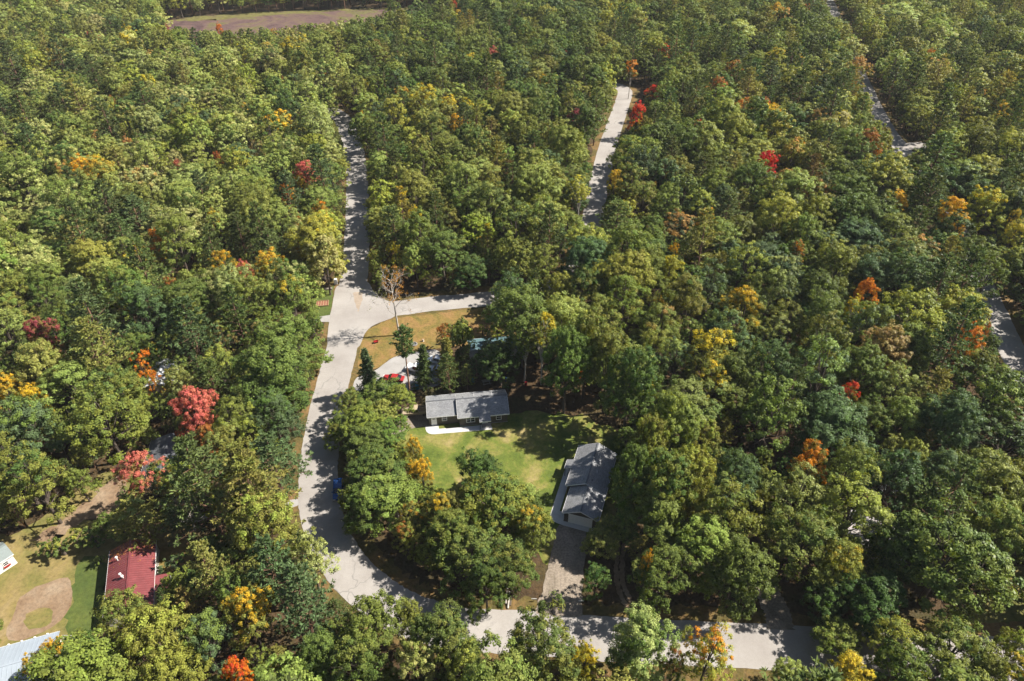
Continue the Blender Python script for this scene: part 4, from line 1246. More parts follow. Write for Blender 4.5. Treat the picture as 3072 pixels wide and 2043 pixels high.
H_(0, 1, [
    (1110, 120, 175, 'maple', 'olive', 'orange', 0.6), (1870, 265, 240, 'maple', 'ygreen', 'gold', 0.55), (1705, 325, 155, 'maple', 'gold', 'pink', 0.6, 'coral and gold maple on the left forest edge above the red-roofed house'), (1550, 270, 190, 'maple', 'olive', 'gold', 0.5), (2075, 40, 110, 'maple', 'gold', 'orange', 0.6), (2190, 80, 330, 'oak', 'ygreen', 'yellow', 0.25),
    (815, 485, 75, 'maple', 'gold', 'orange', 0.3), (1190, 440, 130, 'maple', 'olive', 'rust', 0.55), (285, 770, 250, 'maple', 'olive', 'crimson', 0.62, 'large maple with a purple-crimson top near the left edge'), (640, 720, 90, 'maple', 'olive', 'pink', 0.7), (60, 1150, 210, 'maple', 'ygreen', 'gold', 0.5),
    (245, 1205, 210, 'maple', 'olive', 'gold', 0.55), (975, 985, 180, 'thin', 'olive', 'orange', 0.75, 'thin orange maple in front of the bright grey metal roof'), (1060, 1070, 100, 'thin', 'olive', 'orange', 0.85), (1330, 1250, 290, 'maple', 'rust', 'pink', 0.82, 'tall pink-red maple, the largest red tree, left of the road'),
    (1550, 780, 170, 'thin', 'tan', 'olive', 0.6), (1755, 760, 190, 'thin', 'olive', 'tan', 0.5), (1960, 700, 130, 'oak', 'olive', 'tan', 0.4), (1325, 640, 210, 'pine', 'ypine'), (650, 850, 330, 'pine', 'ypine'), (1235, 1070, 190, 'oak', 'olive', 'pale', 0.5), (690, 1280, 480, 'oak', 'olive', 'mid', 0.5),
    (130, 1380, 470, 'oak', 'blue', 'mid', 0.4), (1430, 1480, 190, 'maple', 'olive', 'rust', 0.6), (1630, 1330, 330, 'oak', 'ygreen', 'olive', 0.5), (1840, 1000, 420, 'oak', 'green', 'mid', 0.5), (1500, 960, 300, 'oak', 'mid', 'ygreen', 0.4), (990, 560, 330, 'oak', 'blue', 'green', 0.4), (1720, 480, 330, 'oak', 'mid', 'olive', 0.5), (2000, 480, 300, 'oak', 'mid', 'gold', 0.25)])
H_(1, 1, [
    (1390, 770, 270, 'aspen', 'mid', 'yellow', 0.45, 'yellow-topped tree with twin pale trunks behind the grey houses'), (1270, 800, 240, 'aspen', 'mid', 'yellow', 0.25), (1640, 950, 65, 'maple', 'olive', 'orange', 1), (700, 730, 120, 'maple', 'olive', 'rust', 0.6), (2290, 180, 90, 'maple', 'olive', 'gold', 0.65), (2270, 310, 180, 'maple', 'ygreen', 'yellow', 0.25),
    (1490, 430, 190, 'oak', 'olive', 'ygreen', 0.4), (370, 190, 110, 'maple', 'olive', 'yellow', 0.5), (1010, 100, 110, 'pine', 'ypine', 'yellow', 0.3), (1400, 250, 300, 'oak', 'mid', 'olive', 0.5), (830, 740, 180, 'oak', 'green', 'mid', 0.5), (560, 975, 150, 'fir', 'pine'), (725, 930, 160, 'fir', 'ypine'), (190, 1010, 170, 'fir', 'bpine'),
    (250, 1150, 300, 'oak', 'green', 'olive', 0.5), (120, 1340, 330, 'oak', 'mid', 'olive', 0.5), (400, 1170, 200, 'oak', 'mid', 'ygreen', 0.4), (330, 1430, 260, 'oak', 'green', 'mid', 0.4), (500, 1540, 150, 'maple', 'olive', 'gold', 0.5),
    (430, 790, 165, 'redpine', 'pine', None, 0.0, 'slender pine with long bare trunk left of the brown-sided ranch house'), (1700, 800, 330, 'oak', 'mid', 'olive', 0.4), (1250, 600, 420, 'oak', 'green', 'mid', 0.4), (1180, 430, 260, 'oak', 'blue', 'green', 0.3), (1100, 900, 300, 'oak', 'dark', 'green', 0.2), (700, 130, 330, 'oak', 'green', 'mid', 0.4), (890, 280, 250, 'oak', 'dark', 'green', 0.4), (1690, 200, 330, 'oak', 'blue', 'green', 0.3)])
H_(2, 1, [
    (790, 200, 120, 'aspen', 'olive', 'orange', 0.55), (430, 570, 280, 'maple', 'olive', 'gold', 0.42), (1275, 465, 150, 'maple', 'gold', 'orange', 0.7), (1170, 565, 120, 'aspen', 'ygreen', 'yellow', 0.7), (1590, 580, 410, 'oak', 'ygreen', 'mid', 0.4), (1415, 850, 320, 'oak', 'tan', 'tan', 0.5, 'rounded tan-brown tree in the forest left of the far right road'),
    (1935, 570, 310, 'oak', 'ygreen', 'ygreen', 0.4), (1985, 785, 220, 'maple', 'olive', 'orange', 0.8, 'vivid orange maple beside the far right road'), (2080, 725, 70, 'maple', 'rust', 'rust', 1), (1145, 1160, 175, 'maple', 'olive', 'red', 0.62), (1010, 930, 200, 'maple', 'ygreen', 'olive', 0.5), (190, 1060, 270, 'maple', 'olive', 'gold', 0.35),
    (140, 1440, 280, 'oak', 'olive', 'ygreen', 0.5), (910, 1480, 210, 'oak', 'blue', 'blue', 0.5), (1970, 330, 270, 'pine', 'pine'), (740, 1150, 260, 'pine', 'bpine'), (2280, 60, 170, 'maple', 'ygreen', 'yellow', 0.4), (1890, 20, 120, 'maple', 'gold', 'gold', 1), (1550, 300, 330, 'oak', 'blue', 'green', 0.3), (1080, 260, 300, 'oak', 'mid', 'ygreen', 0.35)])
H_(0, 2, [
    (985, 120, 280, 'maple', 'olive', 'pink', 0.62, 'maple with a coral-red top above the dirt clearing'), (1300, 170, 260, 'oak', 'olive', 'ygreen', 0.5), (1700, 1080, 330, 'maple', 'olive', 'gold', 0.45, 'thin orange-and-gold tree right of the red-roofed house'), (395, 1400, 190, 'maple', 'olive', 'gold', 0.8, 'golden-orange tree by the pale blue-grey metal roof'),
    (730, 1525, 110, 'maple', 'olive', 'red', 0.7), (1650, 1530, 200, 'maple', 'orange', 'red', 0.4), (1430, 790, 260, 'pine', 'ypine'), (960, 420, 330, 'pine', 'ypine', 'pale', 0.3, 'tall pine overhanging the back of the red metal roof'), (1720, 260, 480, 'pine', 'ypine', 'olive', 0.3), (1800, 480, 420, 'oak', 'olive', 'ygreen', 0.4),
    (2130, 690, 330, 'oak', 'pale', 'olive', 0.5), (1880, 780, 330, 'pine', 'bpine'), (2080, 1000, 380, 'pine', 'bpine'), (1060, 1250, 480, 'oak', 'olive', 'ygreen', 0.45), (820, 1100, 330, 'oak', 'olive', 'mid', 0.5), (1400, 1270, 400, 'oak', 'blue', 'mid', 0.5), (620, 1390, 300, 'oak', 'mid', 'green', 0.4), (1200, 1480, 380, 'oak', 'olive', 'ygreen', 0.4), (260, 1500, 260, 'maple', 'olive', 'gold', 0.4), (2250, 1380, 300, 'oak', 'green', 'mid', 0.4),
    (230, 170, 420, 'oak', 'olive', 'green', 0.4), (560, 590, 180, 'shrub', 'mid', 'ygreen', 0.4), (420, 640, 170, 'shrub', 'green', 'ygreen', 0.4), (650, 590, 170, 'shrub', 'green', 'green', 0.4), (330, 660, 130, 'shrub', 'mid', 'green', 0.4), (690, 735, 75, 'shrub', 'mid', 'light', 0.4), (1210, 770, 180, 'shrub', 'bpine', 'green', 0.3)])
H_(1, 2, [
    (1690, 1430, 230, 'maple', 'ygreen', 'yellow', 0.5), (1390, 1310, 500, 'oak', 'olive', 'green', 0.5, 'broad dark-olive oak at the bottom edge below the gravel drive'), (2080, 1290, 400, 'oak', 'pale', 'mid', 0.5), (700, 1270, 400, 'oak', 'green', 'olive', 0.4), (200, 1180, 430, 'oak', 'mid', 'olive', 0.5), (470, 1150, 200, 'oak', 'olive', 'olive', 0.4),
    (960, 110, 290, 'oak', 'dark', 'green', 0.4), (1100, 330, 480, 'oak', 'olive', 'green', 0.45), (900, 700, 480, 'oak', 'green', 'olive', 0.45), (1180, 760, 330, 'oak', 'green', 'olive', 0.4), (370, 300, 430, 'oak', 'mid', 'light', 0.4), (240, 90, 330, 'oak', 'green', 'mid', 0.4), (560, 130, 170, 'maple', 'olive', 'gold', 0.6), (690, 420, 260, 'maple', 'olive', 'gold', 0.3),
    (500, 420, 200, 'maple', 'olive', 'orange', 0.25), (1800, 590, 230, 'oak', 'light', 'mid', 0.45, 'light green tree leaning over the right side of the gravel drive'), (1760, 850, 230, 'oak', 'green', 'dark', 0.4), (1960, 470, 170, 'oak', 'light', 'mid', 0.4), (2180, 380, 420, 'oak', 'mid', 'olive', 0.4), (2200, 180, 380, 'oak', 'olive', 'green', 0.4), (2230, 800, 380, 'oak', 'green', 'mid', 0.4), (2110, 780, 110, 'maple', 'olive', 'gold', 0.7),
    (850, 1450, 300, 'oak', 'mid', 'ygreen', 0.4), (500, 1420, 330, 'oak', 'pale', 'olive', 0.4), (100, 1420, 400, 'oak', 'green', 'olive', 0.4), (1260, 1490, 280, 'oak', 'mid', 'light', 0.4), (1950, 1420, 260, 'oak', 'green', 'mid', 0.4), (2300, 1460, 200, 'maple', 'olive', 'rust', 0.4)])
H_(2, 2, [
    (190, 1380, 380, 'maple', 'ygreen', 'orange', 0.42, 'green tree with flaming orange top at the bottom edge over the road'), (870, 90, 290, 'maple', 'olive', 'orange', 0.55, 'round orange-topped tree in the right half above the big oaks'), (1130, 1510, 280, 'maple', 'ygreen', 'yellow', 0.6), (1080, 1240, 330, 'oak', 'mid', 'olive', 0.4), (1960, 345, 170, 'shrub', 'red', 'scarlet', 0.7, 'scarlet bush in deep shade at right'),
    (1860, 680, 680, 'oak', 'mid', 'green', 0.45, 'very broad dark oak at lower right'), (1200, 380, 480, 'oak', 'mid', 'ygreen', 0.4), (850, 560, 480, 'oak', 'mid', 'green', 0.4), (330, 380, 500, 'oak', 'olive', 'mid', 0.4), (120, 620, 400, 'oak', 'mid', 'light', 0.4), (380, 780, 380, 'oak', 'green', 'mid', 0.4), (1100, 760, 330, 'oak', 'olive', 'gold', 0.2), (1520, 620, 380, 'oak', 'dark', 'green', 0.4), (1330, 1000, 420, 'oak', 'dark', 'dark', 0.4), (1000, 980, 330, 'oak', 'dark', 'green', 0.3),
    (1450, 1260, 330, 'maple', 'ygreen', 'olive', 0.4), (1900, 1330, 480, 'oak', 'olive', 'green', 0.4), (2280, 1350, 260, 'oak', 'olive', 'ygreen', 0.4), (1500, 1460, 330, 'oak', 'green', 'olive', 0.4), (2200, 500, 330, 'oak', 'light', 'mid', 0.4), (2150, 180, 380, 'oak', 'mid', 'light', 0.4), (1480, 120, 380, 'oak', 'blue', 'dark', 0.4), (350, 130, 300, 'oak', 'blue', 'green', 0.4), (80, 130, 300, 'oak', 'olive', 'ygreen', 0.4), (2100, 1480, 300, 'oak', 'mid', 'olive', 0.4)])


H_(1, 1, [(2290, 1350, 330, 'oak', 'mid', 'ygreen', 0.4, None, 21.0), (2130, 1480, 230, 'oak', 'olive', 'ygreen', 0.4, None, 20.0), (1560, 900, 300, 'oak', 'green', 'mid', 0.4), (1850, 900, 330, 'oak', 'mid', 'olive', 0.4), (2000, 1050, 330, 'oak', 'green', 'dark', 0.4), (60, 1200, 200, 'oak', 'olive', 'mid', 0.4), (200, 1500, 330, 'oak', 'green', 'mid', 0.4)])
H_(1, 2, [(180, 320, 330, 'oak', 'green', 'mid', 0.4), (760, 560, 330, 'oak', 'green', 'olive', 0.4), (1330, 480, 260, 'oak', 'olive', 'gold', 0.2), (1000, 880, 300, 'oak', 'green', 'dark', 0.4), (450, 560, 230, 'maple', 'olive', 'rust', 0.3), (2020, 150, 260, 'oak', 'green', 'mid', 0.3)])


# ------------------------------------------------------------------ where no crown may hide the ground
MASKS = [ov(p) for p in (
    [(690, 1165), (700, 1060), (722, 960), (738, 880), (750, 800), (757, 740), (768, 690), (778, 650), (800, 615), (800, 560), (800, 480), (803, 420), (800, 350), (778, 290), (756, 262), (770, 252), (800, 245), (806, 262), (812, 300), (828, 345), (838, 400), (842, 460), (845, 520), (843, 600), (848, 645), (865, 675), (950, 672), (1125, 668), (1130, 705), (1110, 745), (1050, 735), (1010, 770), (1000, 800), (985, 835), (890, 872), (830, 850), (812, 845), (795, 880), (775, 920), (768, 960), (752, 1010), (762, 1060), (770, 1130), (785, 1180)],
    [(692, 1165), (705, 1210), (768, 1295), (800, 1345), (880, 1370), (960, 1405), (990, 1395), (940, 1365), (890, 1340), (840, 1295), (800, 1235), (785, 1180)],
    [(1072, 1405), (1215, 1410), (1210, 1420), (1175, 1460), (1150, 1480), (1140, 1510), (1110, 1480), (1085, 1440)],
    [(1370, 1420), (1420, 1420), (1420, 1440), (1365, 1450)],
    [(1520, 1432), (1830, 1445), (1800, 1480), (1790, 1540), (1710, 1545), (1690, 1500), (1620, 1490), (1580, 1500), (1560, 1465)],
    [(1283, 1215), (1345, 1215), (1335, 1300), (1345, 1395), (1235, 1400), (1262, 1290)],
    [(1310, 1022), (1420, 1035), (1395, 1120), (1360, 1190), (1330, 1210), (1270, 1197), (1280, 1150), (1300, 1090)],
    [(945, 1000), (950, 970), (945, 935), (985, 925), (985, 905), (1170, 893), (1180, 950), (1230, 940), (1300, 960), (1340, 990), (1310, 1030), (1300, 1080), (1270, 1130), (1240, 1130), (1190, 1100), (1160, 1060), (1110, 1025), (1070, 1060), (1055, 1130), (1025, 1130), (995, 1080), (950, 1020)],
    [(0, 1260), (60, 1230), (120, 1200), (180, 1160), (240, 1100), (280, 1095), (275, 1160), (200, 1195), (110, 1245), (95, 1275), (240, 1275), (250, 1255), (340, 1255), (375, 1260), (375, 1330), (350, 1350), (250, 1380), (210, 1450), (170, 1480), (140, 1490), (60, 1515), (0, 1525)],
    [(1955, 130), (1975, 150), (2000, 185), (2030, 240), (2050, 290), (2075, 322), (2105, 330), (2100, 350), (2070, 362), (2055, 320), (2030, 285), (2005, 240), (1985, 190)],
    [(1900, 0), (1915, 0), (1930, 45), (1915, 40)],
    [(2268, 690), (2280, 690), (2358, 850), (2358, 885), (2330, 840), (2290, 760)],
    [(2285, 690), (2358, 700), (2358, 800), (2310, 720)],
    [(1412, 200), (1465, 198), (1460, 240), (1432, 280), (1405, 360), (1395, 420), (1382, 500), (1352, 540), (1365, 480), (1368, 410), (1362, 320), (1385, 290), (1420, 235)],
    [(385, 47), (470, 42), (740, 24), (900, 24), (860, 38), (700, 58), (520, 75), (400, 62)],
    [(2325, 1325), (2358, 1310), (2358, 1400), (2300, 1410)],
    [(1185, 880), (1330, 880), (1420, 930), (1420, 1000), (1340, 985), (1230, 945)],
    [(810, 1225), (860, 1240), (950, 1290), (1000, 1340), (1100, 1370), (1150, 1370), (1190, 1330), (1235, 1300), (1235, 1400), (1060, 1400), (940, 1362), (840, 1290)],
    [(1415, 1280), (1440, 1280), (1450, 1330), (1475, 1400), (1420, 1400)],
    [(1345, 1388), (1480, 1380), (1740, 1370), (1830, 1405), (1890, 1440), (1700, 1435), (1360, 1418)],
    [(725, 685), (770, 660), (762, 740), (740, 742)],
)] + [tile(0, 1, [(1085, 905), (1200, 900), (1200, 960), (1140, 975), (1120, 1000), (1085, 1000)]), tile(0, 1, [(1080, 1430), (1220, 1420), (1270, 1490), (1200, 1560), (1090, 1540)]),
      [(2648, 1515), (2695, 1515), (2685, 1542), (2648, 1542)], [(1408, 1008), (1450, 1008), (1430, 1050), (1412, 1055)], [(2560, 1560), (2620, 1565), (2610, 1600), (2560, 1600)],
      [(1225, 1130), (1300, 1120), (1300, 1160), (1225, 1195)]]
GW, GH = 768, 511
mask = np.zeros((GH, GW), bool)
yy, xx = np.mgrid[0:GH, 0:GW]
xx = (xx + 0.5) * W / GW; yy = (yy + 0.5) * HH / GH
for poly in MASKS:
    ins = np.zeros_like(mask)
    for (x0, y0), (x1, y1) in zip(poly, poly[1:] + poly[:1]):
        if y0 == y1: continue
        c = ((y0 > yy) != (y1 > yy)) & (xx < (x1 - x0) * (yy - y0) / (y1 - y0) + x0)
        ins ^= c
    mask |= ins
LIT = [ov(p) for p in (
    [(760, 690), (775, 655), (850, 690), (1000, 682), (1090, 675), (1060, 700), (930, 728), (850, 757), (832, 790), (824, 850), (800, 870), (765, 955), (745, 1000), (716, 1015), (735, 900), (752, 800)],
    [(828, 850), (850, 760), (930, 737), (1010, 730), (985, 790), (900, 820)], [(868, 858), (905, 824), (995, 806), (990, 830), (900, 870)],
    [(700, 1060), (745, 1060), (735, 1110), (695, 1110)], [(765, 1255), (800, 1285), (850, 1330), (905, 1362), (850, 1365), (790, 1335), (762, 1290)],
    [(1075, 1410), (1215, 1412), (1150, 1500), (1110, 1480)], [(1560, 1468), (1690, 1470), (1810, 1472), (1800, 1545), (1700, 1545), (1600, 1500)],
    [(950, 1010), (1100, 1000), (1160, 1050), (1100, 1025), (1060, 1070), (1040, 1120), (1000, 1080)],
    [(0, 1275), (90, 1280), (170, 1295), (190, 1400), (200, 1450), (60, 1500), (0, 1520)], [(120, 1215), (190, 1160), (260, 1100), (275, 1120), (230, 1180)],
    [(250, 1300), (355, 1275), (368, 1335), (260, 1370)], [(990, 925), (1050, 915), (1060, 960), (990, 965), (990, 995), (1050, 992), (995, 985)],
    [(1412, 202), (1465, 202), (1455, 240), (1422, 290), (1396, 370), (1378, 380), (1395, 300)], [(1310, 1120), (1340, 1100), (1345, 1125), (1310, 1180)], [(1275, 1290), (1320, 1290), (1310, 1380), (1255, 1380)])]
def raster(polys):
    out = np.zeros((GH, GW), bool)
    for poly in polys:
        ins = np.zeros_like(out)
        for (x0, y0), (x1, y1) in zip(poly, poly[1:] + poly[:1]):
            if y0 != y1:
                ins ^= ((y0 > yy) != (y1 > yy)) & (xx < (x1 - x0) * (yy - y0) / (y1 - y0) + x0)
        out |= ins
    return out
litmap = raster(LIT)
SL = np.array([-sv.x / sv.z, -sv.y / sv.z])
def shades(x, y, h, r, zlo=0.2):
    """how many points of this crown's shadow fall on ground that the sun reaches in the photograph"""
    P = []
    for f, k in ((0.93, 0.45), (0.75, 0.85), (0.55, 0.9), (0.35, 0.7)):
        for dx, dy in ((0, 0), (k, 0), (-k, 0), (0, k), (0, -k)):
            P.append((x + dx * r + SL[0] * h * f, y + dy * r + SL[1] * h * f, 0))
    q, dep = proj(P)
    ix = (q[:, 0] / W * GW).astype(int); iy = (q[:, 1] / HH * GH).astype(int)
    ok = (ix >= 0) & (ix < GW) & (iy >= 0) & (iy < GH) & (dep > 5)
    return int(litmap[iy[ok], ix[ok]].sum())


ANG = np.linspace(0, 2 * math.pi, 14, endpoint=False)
UPV = np.array([0, ST, CT]); RTV = np.array([1.0, 0, 0])


def hides(x, y, h, r, zlo, tol=0):
    """how many points of this crown's outline would cover open ground"""
    zc, rz = h * (1 + zlo) / 2, h * (1 - zlo) / 2
    cnt = 0
    c = np.array([x, y, zc])
    rv = math.hypot(rz * CT, r * ST)
    P = np.concatenate([[c], c + (np.cos(ANG)[:, None] * RTV * r * 0.86 + np.sin(ANG)[:, None] * UPV * rv * 0.86), c + (np.cos(ANG)[:, None] * RTV * r * 0.5 + np.sin(ANG)[:, None] * UPV * rv * 0.5)])
    q, dep = proj(P)
    ix = (q[:, 0] / W * GW).astype(int); iy = (q[:, 1] / HH * GH).astype(int)
    ok = (ix >= 0) & (ix < GW) & (iy >= 0) & (iy < GH) & (dep > 5)
    return int(mask[iy[ok], ix[ok]].sum())


LINES = [np.array([(p.x, p.y) for p in l]) for l in (RA, RB, RD, RD2)]
def blocked(x, y, mar=4.3):
    for l in LINES:
        if np.min((l[:, 0] - x) ** 2 + (l[:, 1] - y) ** 2) < mar * mar: return True
    for P in FOOT:
        ins = False
        for a, b in zip(P, P[1:] + P[:1]):
            if (a[1] > y) != (b[1] > y) and x < (b[0] - a[0]) * (y - a[1]) / (b[1] - a[1]) + a[0]: ins = not ins
        if ins: return True
    return False


FOOT.append([gp(x, y).to_2d() for x, y in ((440, 72), (520, 56), (640, 46), (820, 35), (1024, 27), (1190, 24), (1330, 20), (1400, 50), (1290, 85), (1000, 120), (700, 130), (500, 112))])

# ------------------------------------------------------------------ fill the forest
CELL = 6.0
grid = {}
def put(t):
    TREES.append(t); grid.setdefault((int(t['x'] // CELL), int(t['y'] // CELL)), []).append((t['x'], t['y'], t['r']))
hands = TREES; TREES = []
for t in hands:
    # a tree that would shade sunlit ground is lower than its kind's usual height
    best = (shades(t['x'], t['y'], t['h'], t['r']), 0, t['x'], t['y'], t['h'])
    if best[0] > 2 and not t['fixed'] and t['key'] not in ('shrub', 'fir', 'redpine'):
        for k in (0.85, 0.72, 0.6):
            h_ = t['h'] * k
            g = gp(t['px'], t['py'], h_ * 0.64)
            c = (shades(g.x, g.y, h_, t['r']), 1, g.x, g.y, h_)
            if c[0] < best[0] - 1: best = c
        if best[1]:
            _, _, t['x'], t['y'], t['h'] = best
    put(t)
def room(x, y, r, f):
    cx, cy = int(x // CELL), int(y // CELL)
    for i in range(cx - 2, cx + 3):
        for j in range(cy - 2, cy + 3):
            for (a, b, q) in grid.get((i, j), ()):
                if (a - x) ** 2 + (b - y) ** 2 < (f * (r + q)) ** 2: return False
    return True


def field(x, y, s, k):
    return math.sin(x / s + k) * math.cos(y / s * 1.1 + 1.7 * k) + 0.5 * math.sin((x + 1.3 * y) / (s * 0.45) + 3 * k)


def pick(x, y, px, py):
    """kind and colours of an unremarkable forest tree, by where it stands"""
    u = rng.random()
    lf = px < 1050 and py < 900  # left stands: paler leaf tints, partly painting in their sunlit sides
    pal = [('green', .22), ('mid', .26), ('light', .14), ('olive', .16), ('ygreen', .10), ('blue', .12)] if not lf else [('mid', .16), ('light', .30), ('pale', .28), ('olive', .05), ('ygreen', .10), ('blue', .11)]
    if px > 1900 and 500 < py < 1500 or (1050 < px < 1800 and py < 260):
        pal = [('dark', .16), ('green', .34), ('blue', .16), ('mid', .18), ('olive', .12), ('light', .04)]  # darker leaf tints; on the right partly painting in backlit shade
    if px > 2500 and py < 420:
        pal = [('pale', .3), ('ygreen', .2), ('light', .2), ('mid', .2), ('blue', .1)]
    k = min(0.999, max(0, rng.random() * 0.75 + 0.125 * (1 + field(x, y, 37, 1.0))))
    acc = 0; t1 = pal[-1][0]
    for n_, w_ in pal:
        acc += w_
        if k < acc: t1 = n_; break
    ev = 0.12 + (0.22 if field(x, y, 55, 2.3) > 0.5 else 0)
    if py < 60 and px < 1700 and y > 455: ev = 0.75
    if u < ev:
        return 'pine', ['pine', 'bpine', 'ypine', 'pine'][int(rng.random() * 4)], 'pine', 0.0
    r2 = rng.random()
    if r2 < 0.045: t2, tn = ['yellow', 'ygreen', 'gold', 'peach'][int(rng.random() * 4)], rng.uniform(0.15, 0.4)
    elif r2 < 0.16: t2, tn = ['olive', 'ygreen', 'light'][int(rng.random() * 3)], 0.5
    else: t2, tn = ['mid', 'light', 'green', 'olive'][int(rng.random() * 4)], rng.uniform(0.1, 0.5)
    return ('oak' if rng.random() < 0.6 else 'maple'), t1, t2, tn


def try_fill(n, rlo, rhi, hmul, f, mar, zlo, kind=None, ymax=560):
    cnt = 0
    ys = 25 + (ymax - 25) * np.sqrt(rng.random(n))
    xs = (rng.random(n) * 2 - 1) * (95 + ys * 0.70)
    rs = rng.uniform(rlo, rhi, n)
    for x, y, r in zip(xs, ys, rs):
        if not room(x, y, r, f): continue
        if blocked(x, y, mar): continue
        q, dep = proj([(x, y, 8.0)])
        px, py = q[0]
        if px < -260 or px > W + 420 or py < -260 or py > HH + 240: continue
        if kind:
            key, t1, t2, tn = kind, ['green', 'mid', 'light', 'olive'][int(rng.random() * 4)], 'olive', 0.4
        else:
            key, t1, t2, tn = pick(x, y, px, py)
        h = (9.0 + 1.55 * r) * hmul * rng.uniform(0.76, 1.22) if not kind else r * 2.0 * rng.uniform(0.8, 1.2)
        rr = r
        if key == 'pine': rr = r * 0.82; h *= 1.12
        if hides(x, y, h, rr, zlo) > 1: continue
        if y < 330 and shades(x, y, h, rr) > 1: continue
        put(dict(x=x, y=y, h=h, r=rr, key=key, t1=vary(T[t1]), t2=vary(T[t2]), turn=tn, rot=rng.uniform(0, 6.28), hand=False, label=None, name=(t2 if tn > 0.45 and t2 in ('yellow', 'gold', 'peach', 'orange', 'rust', 'pink') else t1), px=px, py=py))
        cnt += 1
    return cnt


n1 = try_fill(40000, 4.2, 6.8, 0.97, 0.61, 4.6, 0.16)
n2 = try_fill(22000, 2.3, 3.4, 0.82, 0.62, 4.2, 0.16)
n3 = try_fill(12000, 1.5, 2.2, 0.62, 0.66, 4.1, 0.16, ymax=330)
n3b = try_fill(16000, 1.8, 2.8, 0.55, 0.47, 4.1, 0.1, ymax=260)
n4 = try_fill(5000, 0.8, 1.5, 1, 0.9, 4.0, 0.0, kind='shrub', ymax=200)
print('TREES', len(hands), n1, n2, n3, n4)


BT = gp(1198, 1006)
bare_tree('bare_topped_tree', 'nearly bare pale-trunked tree with orange remnant leaves beside the road junction', (BT.x, BT.y, 0), 16.5, 3.6, 0.34, 5, (-0.6, 0.4))
BT = gp(585, 1590)
bare_tree('dead_tree', 'small bare grey tree in the shade above the red metal roof', (BT.x, BT.y, 0), 7.0, 1.9, 0.05, 9, (0.2, 0.1))


# ------------------------------------------------------------------ labels for trees
LM = [('the red-roofed house', 390, 1700), ('the white-walk ranch house', 1400, 1210), ('the gravel-drive ranch house', 1760, 1450), ('the brown marsh', 900, 60), ('the road junction', 1040, 900),
      ('the top end of the middle road', 1880, 265), ('the bare-topped tree', 1180, 880), ('the tall pink-red maple', 578, 1215), ('the bright scarlet maple', 2305, 498), ('the rounded tan-brown tree', 2665, 1045),
      ('the vivid orange maple', 2910, 1018), ('the purple-crimson maple', 124, 1015), ('the coral and gold maple', 742, 822), ('the golden maple', 2113, 664), ('the grey metal roof', 495, 1090),
      ('the dark shingle roof', 508, 1340), ('the round orange-topped tree', 2425, 1400), ('the flaming orange treetop', 2130, 1960), ('the scarlet bush', 2900, 1510), ('the gravel drive', 1680, 1700),
      ('the road bend', 1010, 1700), ('the blue car', 1010, 1478), ('the far road fork', 2730, 440), ('the lower left corner', 60, 2000), ('the lower right corner', 3020, 2000), ('the upper left corner', 60, 60), ('the upper right corner', 3010, 60),
      ('the side road', 1350, 900), ('the yellow grove', 1270, 300), ('the dirt clearing', 280, 1480), ('the teal-roofed home', 1440, 1025), ('the middle road', 1800, 520), ('the far right road', 3000, 1010), ('the left road stretch', 1070, 600)]
CN = {'dark': 'dark green', 'green': 'green', 'mid': 'mid-green', 'light': 'light green', 'blue': 'bluish green', 'olive': 'olive', 'ygreen': 'yellow-green', 'pale': 'pale green', 'yellow': 'yellow-topped', 'gold': 'golden-topped', 'orange': 'orange-topped', 'red': 'red-topped', 'scarlet': 'scarlet-topped',
      'pink': 'coral-topped', 'crimson': 'dark crimson', 'rust': 'rust-tinged', 'peach': 'peach-tinged', 'tan': 'tan', 'brown': 'greyish brown', 'pine': 'dark', 'bpine': 'bluish', 'ypine': 'yellowish', 'bronze': 'bronze'}
KN = {'oak': 'broadleaf tree', 'maple': 'broadleaf tree', 'thin': 'thin-crowned tree', 'aspen': 'slim upright tree', 'pine': 'pine', 'fir': 'young conifer', 'redpine': 'long-trunked pine', 'shrub': 'bush'}
ORD = ['nearest', 'second', 'third', 'fourth', 'fifth', 'sixth', 'seventh', 'eighth', 'ninth', 'tenth', 'eleventh', 'twelfth']
def label_all(trees):
    """name each tree by colour, kind and its rank from the nearest landmark on one side of it"""
    fam = {}
    for t in trees:
        if t['label']: continue
        d2, nm, x, y = min(((t['px'] - x) ** 2 + (1.2 * (t['py'] - y)) ** 2, nme, x, y) for nme, x, y in LM)
        dx, dy = t['px'] - x, t['py'] - y
        a = 'right of' if dx > abs(dy) else 'left of' if -dx > abs(dy) else 'below' if dy > 0 else 'above'
        fam.setdefault((CN[t['name']], KN[t['key']], a, nm), []).append((d2, id(t), t))
    for (c, k, a, nm), lst in fam.items():
        lst.sort(key=lambda e: e[:2])
        for i, (_, _, t) in enumerate(lst):
            if len(lst) == 1: t['label'] = f"the one {c} {k} {a} {nm}"
            elif i < 12: t['label'] = f"{c} {k}, {ORD[i]} such tree {a} {nm}"
            else: t['label'] = f"{c} {k} in the outer woods {a} {nm}"


NAME = {'oak': 'broadleaf_tree', 'maple': 'broadleaf_tree', 'thin': 'broadleaf_tree', 'aspen': 'slender_tree', 'pine': 'pine_tree', 'fir': 'young_conifer', 'redpine': 'pine_tree', 'shrub': 'bush'}
GRP = {'broadleaf_tree': 'green broadleaf trees of the forest', 'slender_tree': 'slim upright trees', 'pine_tree': 'pines among the broadleaf trees', 'young_conifer': 'young conifers by the drive', 'bush': 'bushes along the edges'}


